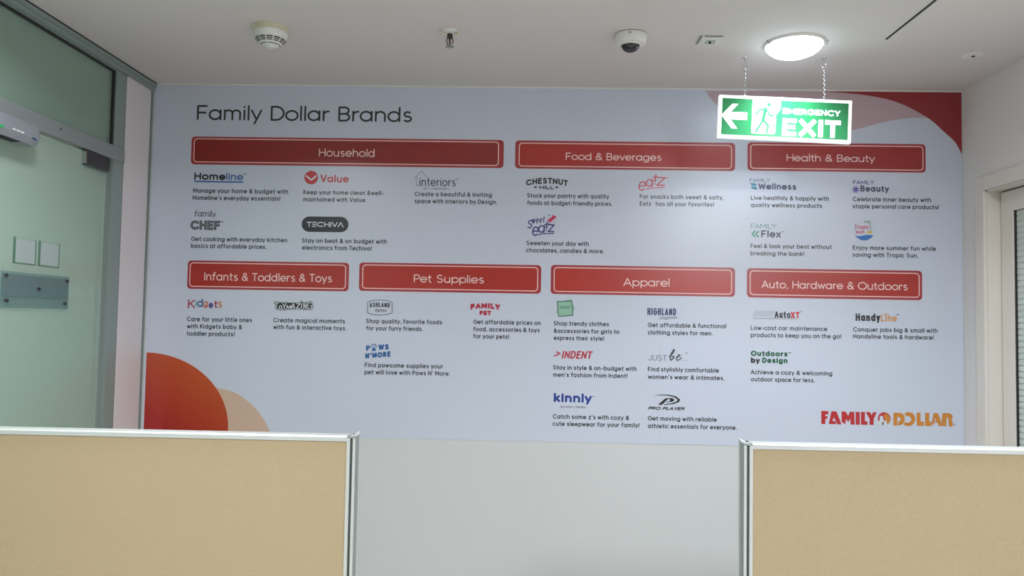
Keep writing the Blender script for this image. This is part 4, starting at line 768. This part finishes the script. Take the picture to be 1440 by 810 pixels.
hd = L(462, 432); poly(bm, [(hd[0]+.0075*math.cos(math.radians(20*k)), hd[1]+.0075*math.sin(math.radians(20*k))) for k in range(18)], YF-.0008)
S([(440, 462), (424, 540)], .013); S([(440, 466), (395, 470), (372, 508)], .006); S([(446, 470), (472, 510), (505, 508)], .006)
S([(424, 545), (400, 585), (375, 628)], .008); S([(428, 545), (462, 580), (452, 628)], .008)
S([(500, 560), (512, 640)], .004)
face_up(bm); sgn(obj('running_figure', bm, M['sign_green'], ES))
bm = bmesh.new()
a, b = L(562, 646), L(972, 646); text(bm, 'EXIT', a[0], b[0], a[1], .0690, .0175, YF-.0004, capstyle='butt'); face_up(bm)
sgn(obj('lettering', bm, M['sign_white'], ES))
bm = bmesh.new(); a, b = L(562, 492), L(965, 492); text(bm, 'EMERGENCY', a[0], b[0], a[1], .0230, .0054, YF-.0004, capstyle='butt'); face_up(bm)
sgn(obj('small_lettering', bm, M['sign_white'], ES))
for xs in (-.153, .155):
    top = Vector((xs, 0, CEIL-2.306)); bot = Vector((xs+.001, 0, hh+xs*math.tan(TILT)+.001))
    bm = bmesh.new(); hk = top+Vector((0, 0, -.030))
    add_tube(bm, [top, top+Vector((0, 0, -.016))]+[hk+Vector((.007*math.sin(t_), 0, .013*math.cos(t_))) for t_ in [math.radians(20+d) for d in range(0, 300, 30)]], .0014, 6)
    add_lathe(bm, [(0, 0), (.008, 0), (.007, -.003), (0, -.004)], top, 16)
    obj('ceiling_hook', bm, M['chrome'], ES)
    bm = bmesh.new(); z = hk.z-.012; kk = 0
    while z > bot.z:
        ln = .0105; ring = []
        for q in range(10):
            t_ = 2*math.pi*q/10; u_ = .0030*math.cos(t_); w_ = (ln/2+.001)*math.sin(t_)
            ring.append((bot.x+(u_ if kk % 2 == 0 else 0), (u_ if kk % 2 else 0), z-ln/2+w_))
        add_tube(bm, ring, .0011, 5, closed=True); z -= ln*.86; kk += 1
    obj('chain', bm, M['chrome'], ES)
    bm = bmesh.new(); add_box(bm, bot.x-.005, -.004, bot.z-.003, bot.x+.005, .004, bot.z+.004); obj('hanger_bracket', bm, M['alu_grey'], ES)

# ================================================================ OFFICE SCREENS
def screen(name, label, xa, xb, yf, post_side):
    """fabric screen: front face at yf, post at xa (post_side -1) or xb (+1)"""
    s = thing(name, label, 'partition', ((xa+xb)/2, yf+.022, 0)); o0 = s.location.copy()
    def b_(n, m, *d, bev=0):
        o = box(n, m, s, *d, bev=bev); o.location = -o0; return o
    DP = .046; TOP = 1.2; pw = .0240
    px0, px1 = (xb-pw, xb) if post_side > 0 else (xa, xa+pw)
    fa, fb = (xa, px0) if post_side > 0 else (px1, xb)
    b_('fabric_panel', M['fabric'], fa, yf+.003, .10, fb, yf+DP-.003, TOP-.012, bev=.001)
    # top rail: flat face below, rounded nose, flat top
    bm = bmesh.new()
    prof = [(yf, TOP-.014), (yf, TOP-.0035), (yf+.0035, TOP), (yf+DP-.0035, TOP), (yf+DP, TOP-.0035), (yf+DP, TOP-.014)]
    v0 = [bm.verts.new((fa, y, z)) for y, z in prof]; v1 = [bm.verts.new((fb, y, z)) for y, z in prof]
    for i in range(6): bm.faces.new((v0[i], v0[(i+1) % 6], v1[(i+1) % 6], v1[i]))
    bm.faces.new(v0); bm.faces.new(v1)
    o = obj('top_rail', bm, M['alu'], s); o.location = -o0
    b_('base_rail', M['alu'], fa, yf+.001, 0, fb, yf+DP-.001, .10)
    # extruded post with front groove and side groove
    q = (lambda u: px0+u) if post_side > 0 else (lambda u: px1-u)     # u runs from the fabric outwards
    f_ = lambda u0, u1: (min(q(u0), q(u1)), max(q(u0), q(u1)))
    for n, m, u0, u1, ya, yb in (('post_flange', M['alu'], 0, .0085, yf-.001, yf+DP), ('post_groove', M['alu_dark'], .0085, .0155, yf+.006, yf+DP-.006),
                                 ('post_flange', M['alu'], .0155, .0225, yf-.001, yf+DP), ('side_face', M['alu_grey'], .0225, pw, yf+.004, yf+DP-.014),
                                 ('side_flange', M['alu'], .0225, pw+.0008, yf+DP-.010, yf+DP)):
        x0, x1 = f_(u0, u1); b_(n, m, x0, ya, 0, x1, yb, TOP-.006, bev=.0006)
    b_('post_cap', M['alu_grey'], px0+.0002, yf-.001, TOP-.006, px1-.0002, yf+DP, TOP-.001, bev=.001)
    b_('cap_insert', M['alu'], px0+.006, yf+.010, TOP-.001, px1-.004, yf+DP-.010, TOP+.0008, bev=.0006)
    bm = bmesh.new(); add_lathe(bm, [(0, .003), (.0035, .003), (.0035, 0), (0, 0)], ((px0+px1)/2+.002, yf+.020, TOP+.0004), 14)
    o = obj('cap_screw', bm, M['steel'], s); o.location = -o0
    bm = bmesh.new(); xe = px1 if post_side > 0 else px0; sg = 1 if post_side > 0 else -1
    v = [(xe-sg*.010, yf+.012), (xe, yf+.012), (xe+sg*.001, yf+DP), (xe-sg*.002, yf+DP)]
    lo = [bm.verts.new((a, b, TOP-.002)) for a, b in v]; hi = [bm.verts.new((a, b, TOP+(.002 if i < 2 else .007))) for i, (a, b) in enumerate(v)]
    bm.faces.new(lo); bm.faces.new(hi)
    for i in range(4): bm.faces.new((lo[i], lo[(i+1) % 4], hi[(i+1) % 4], hi[i]))
    o = obj('end_clip', bm, M['alu'], s); o.location = -o0
    return s
screen('office_screen', 'beige fabric office screen with aluminium frame, in front of the glass wall', .05, 1.2775, -1.388, 1)
screen('office_screen', 'beige fabric office screen with aluminium frame, in front of the cream door', 2.2725, 3.575, -1.370, -1)
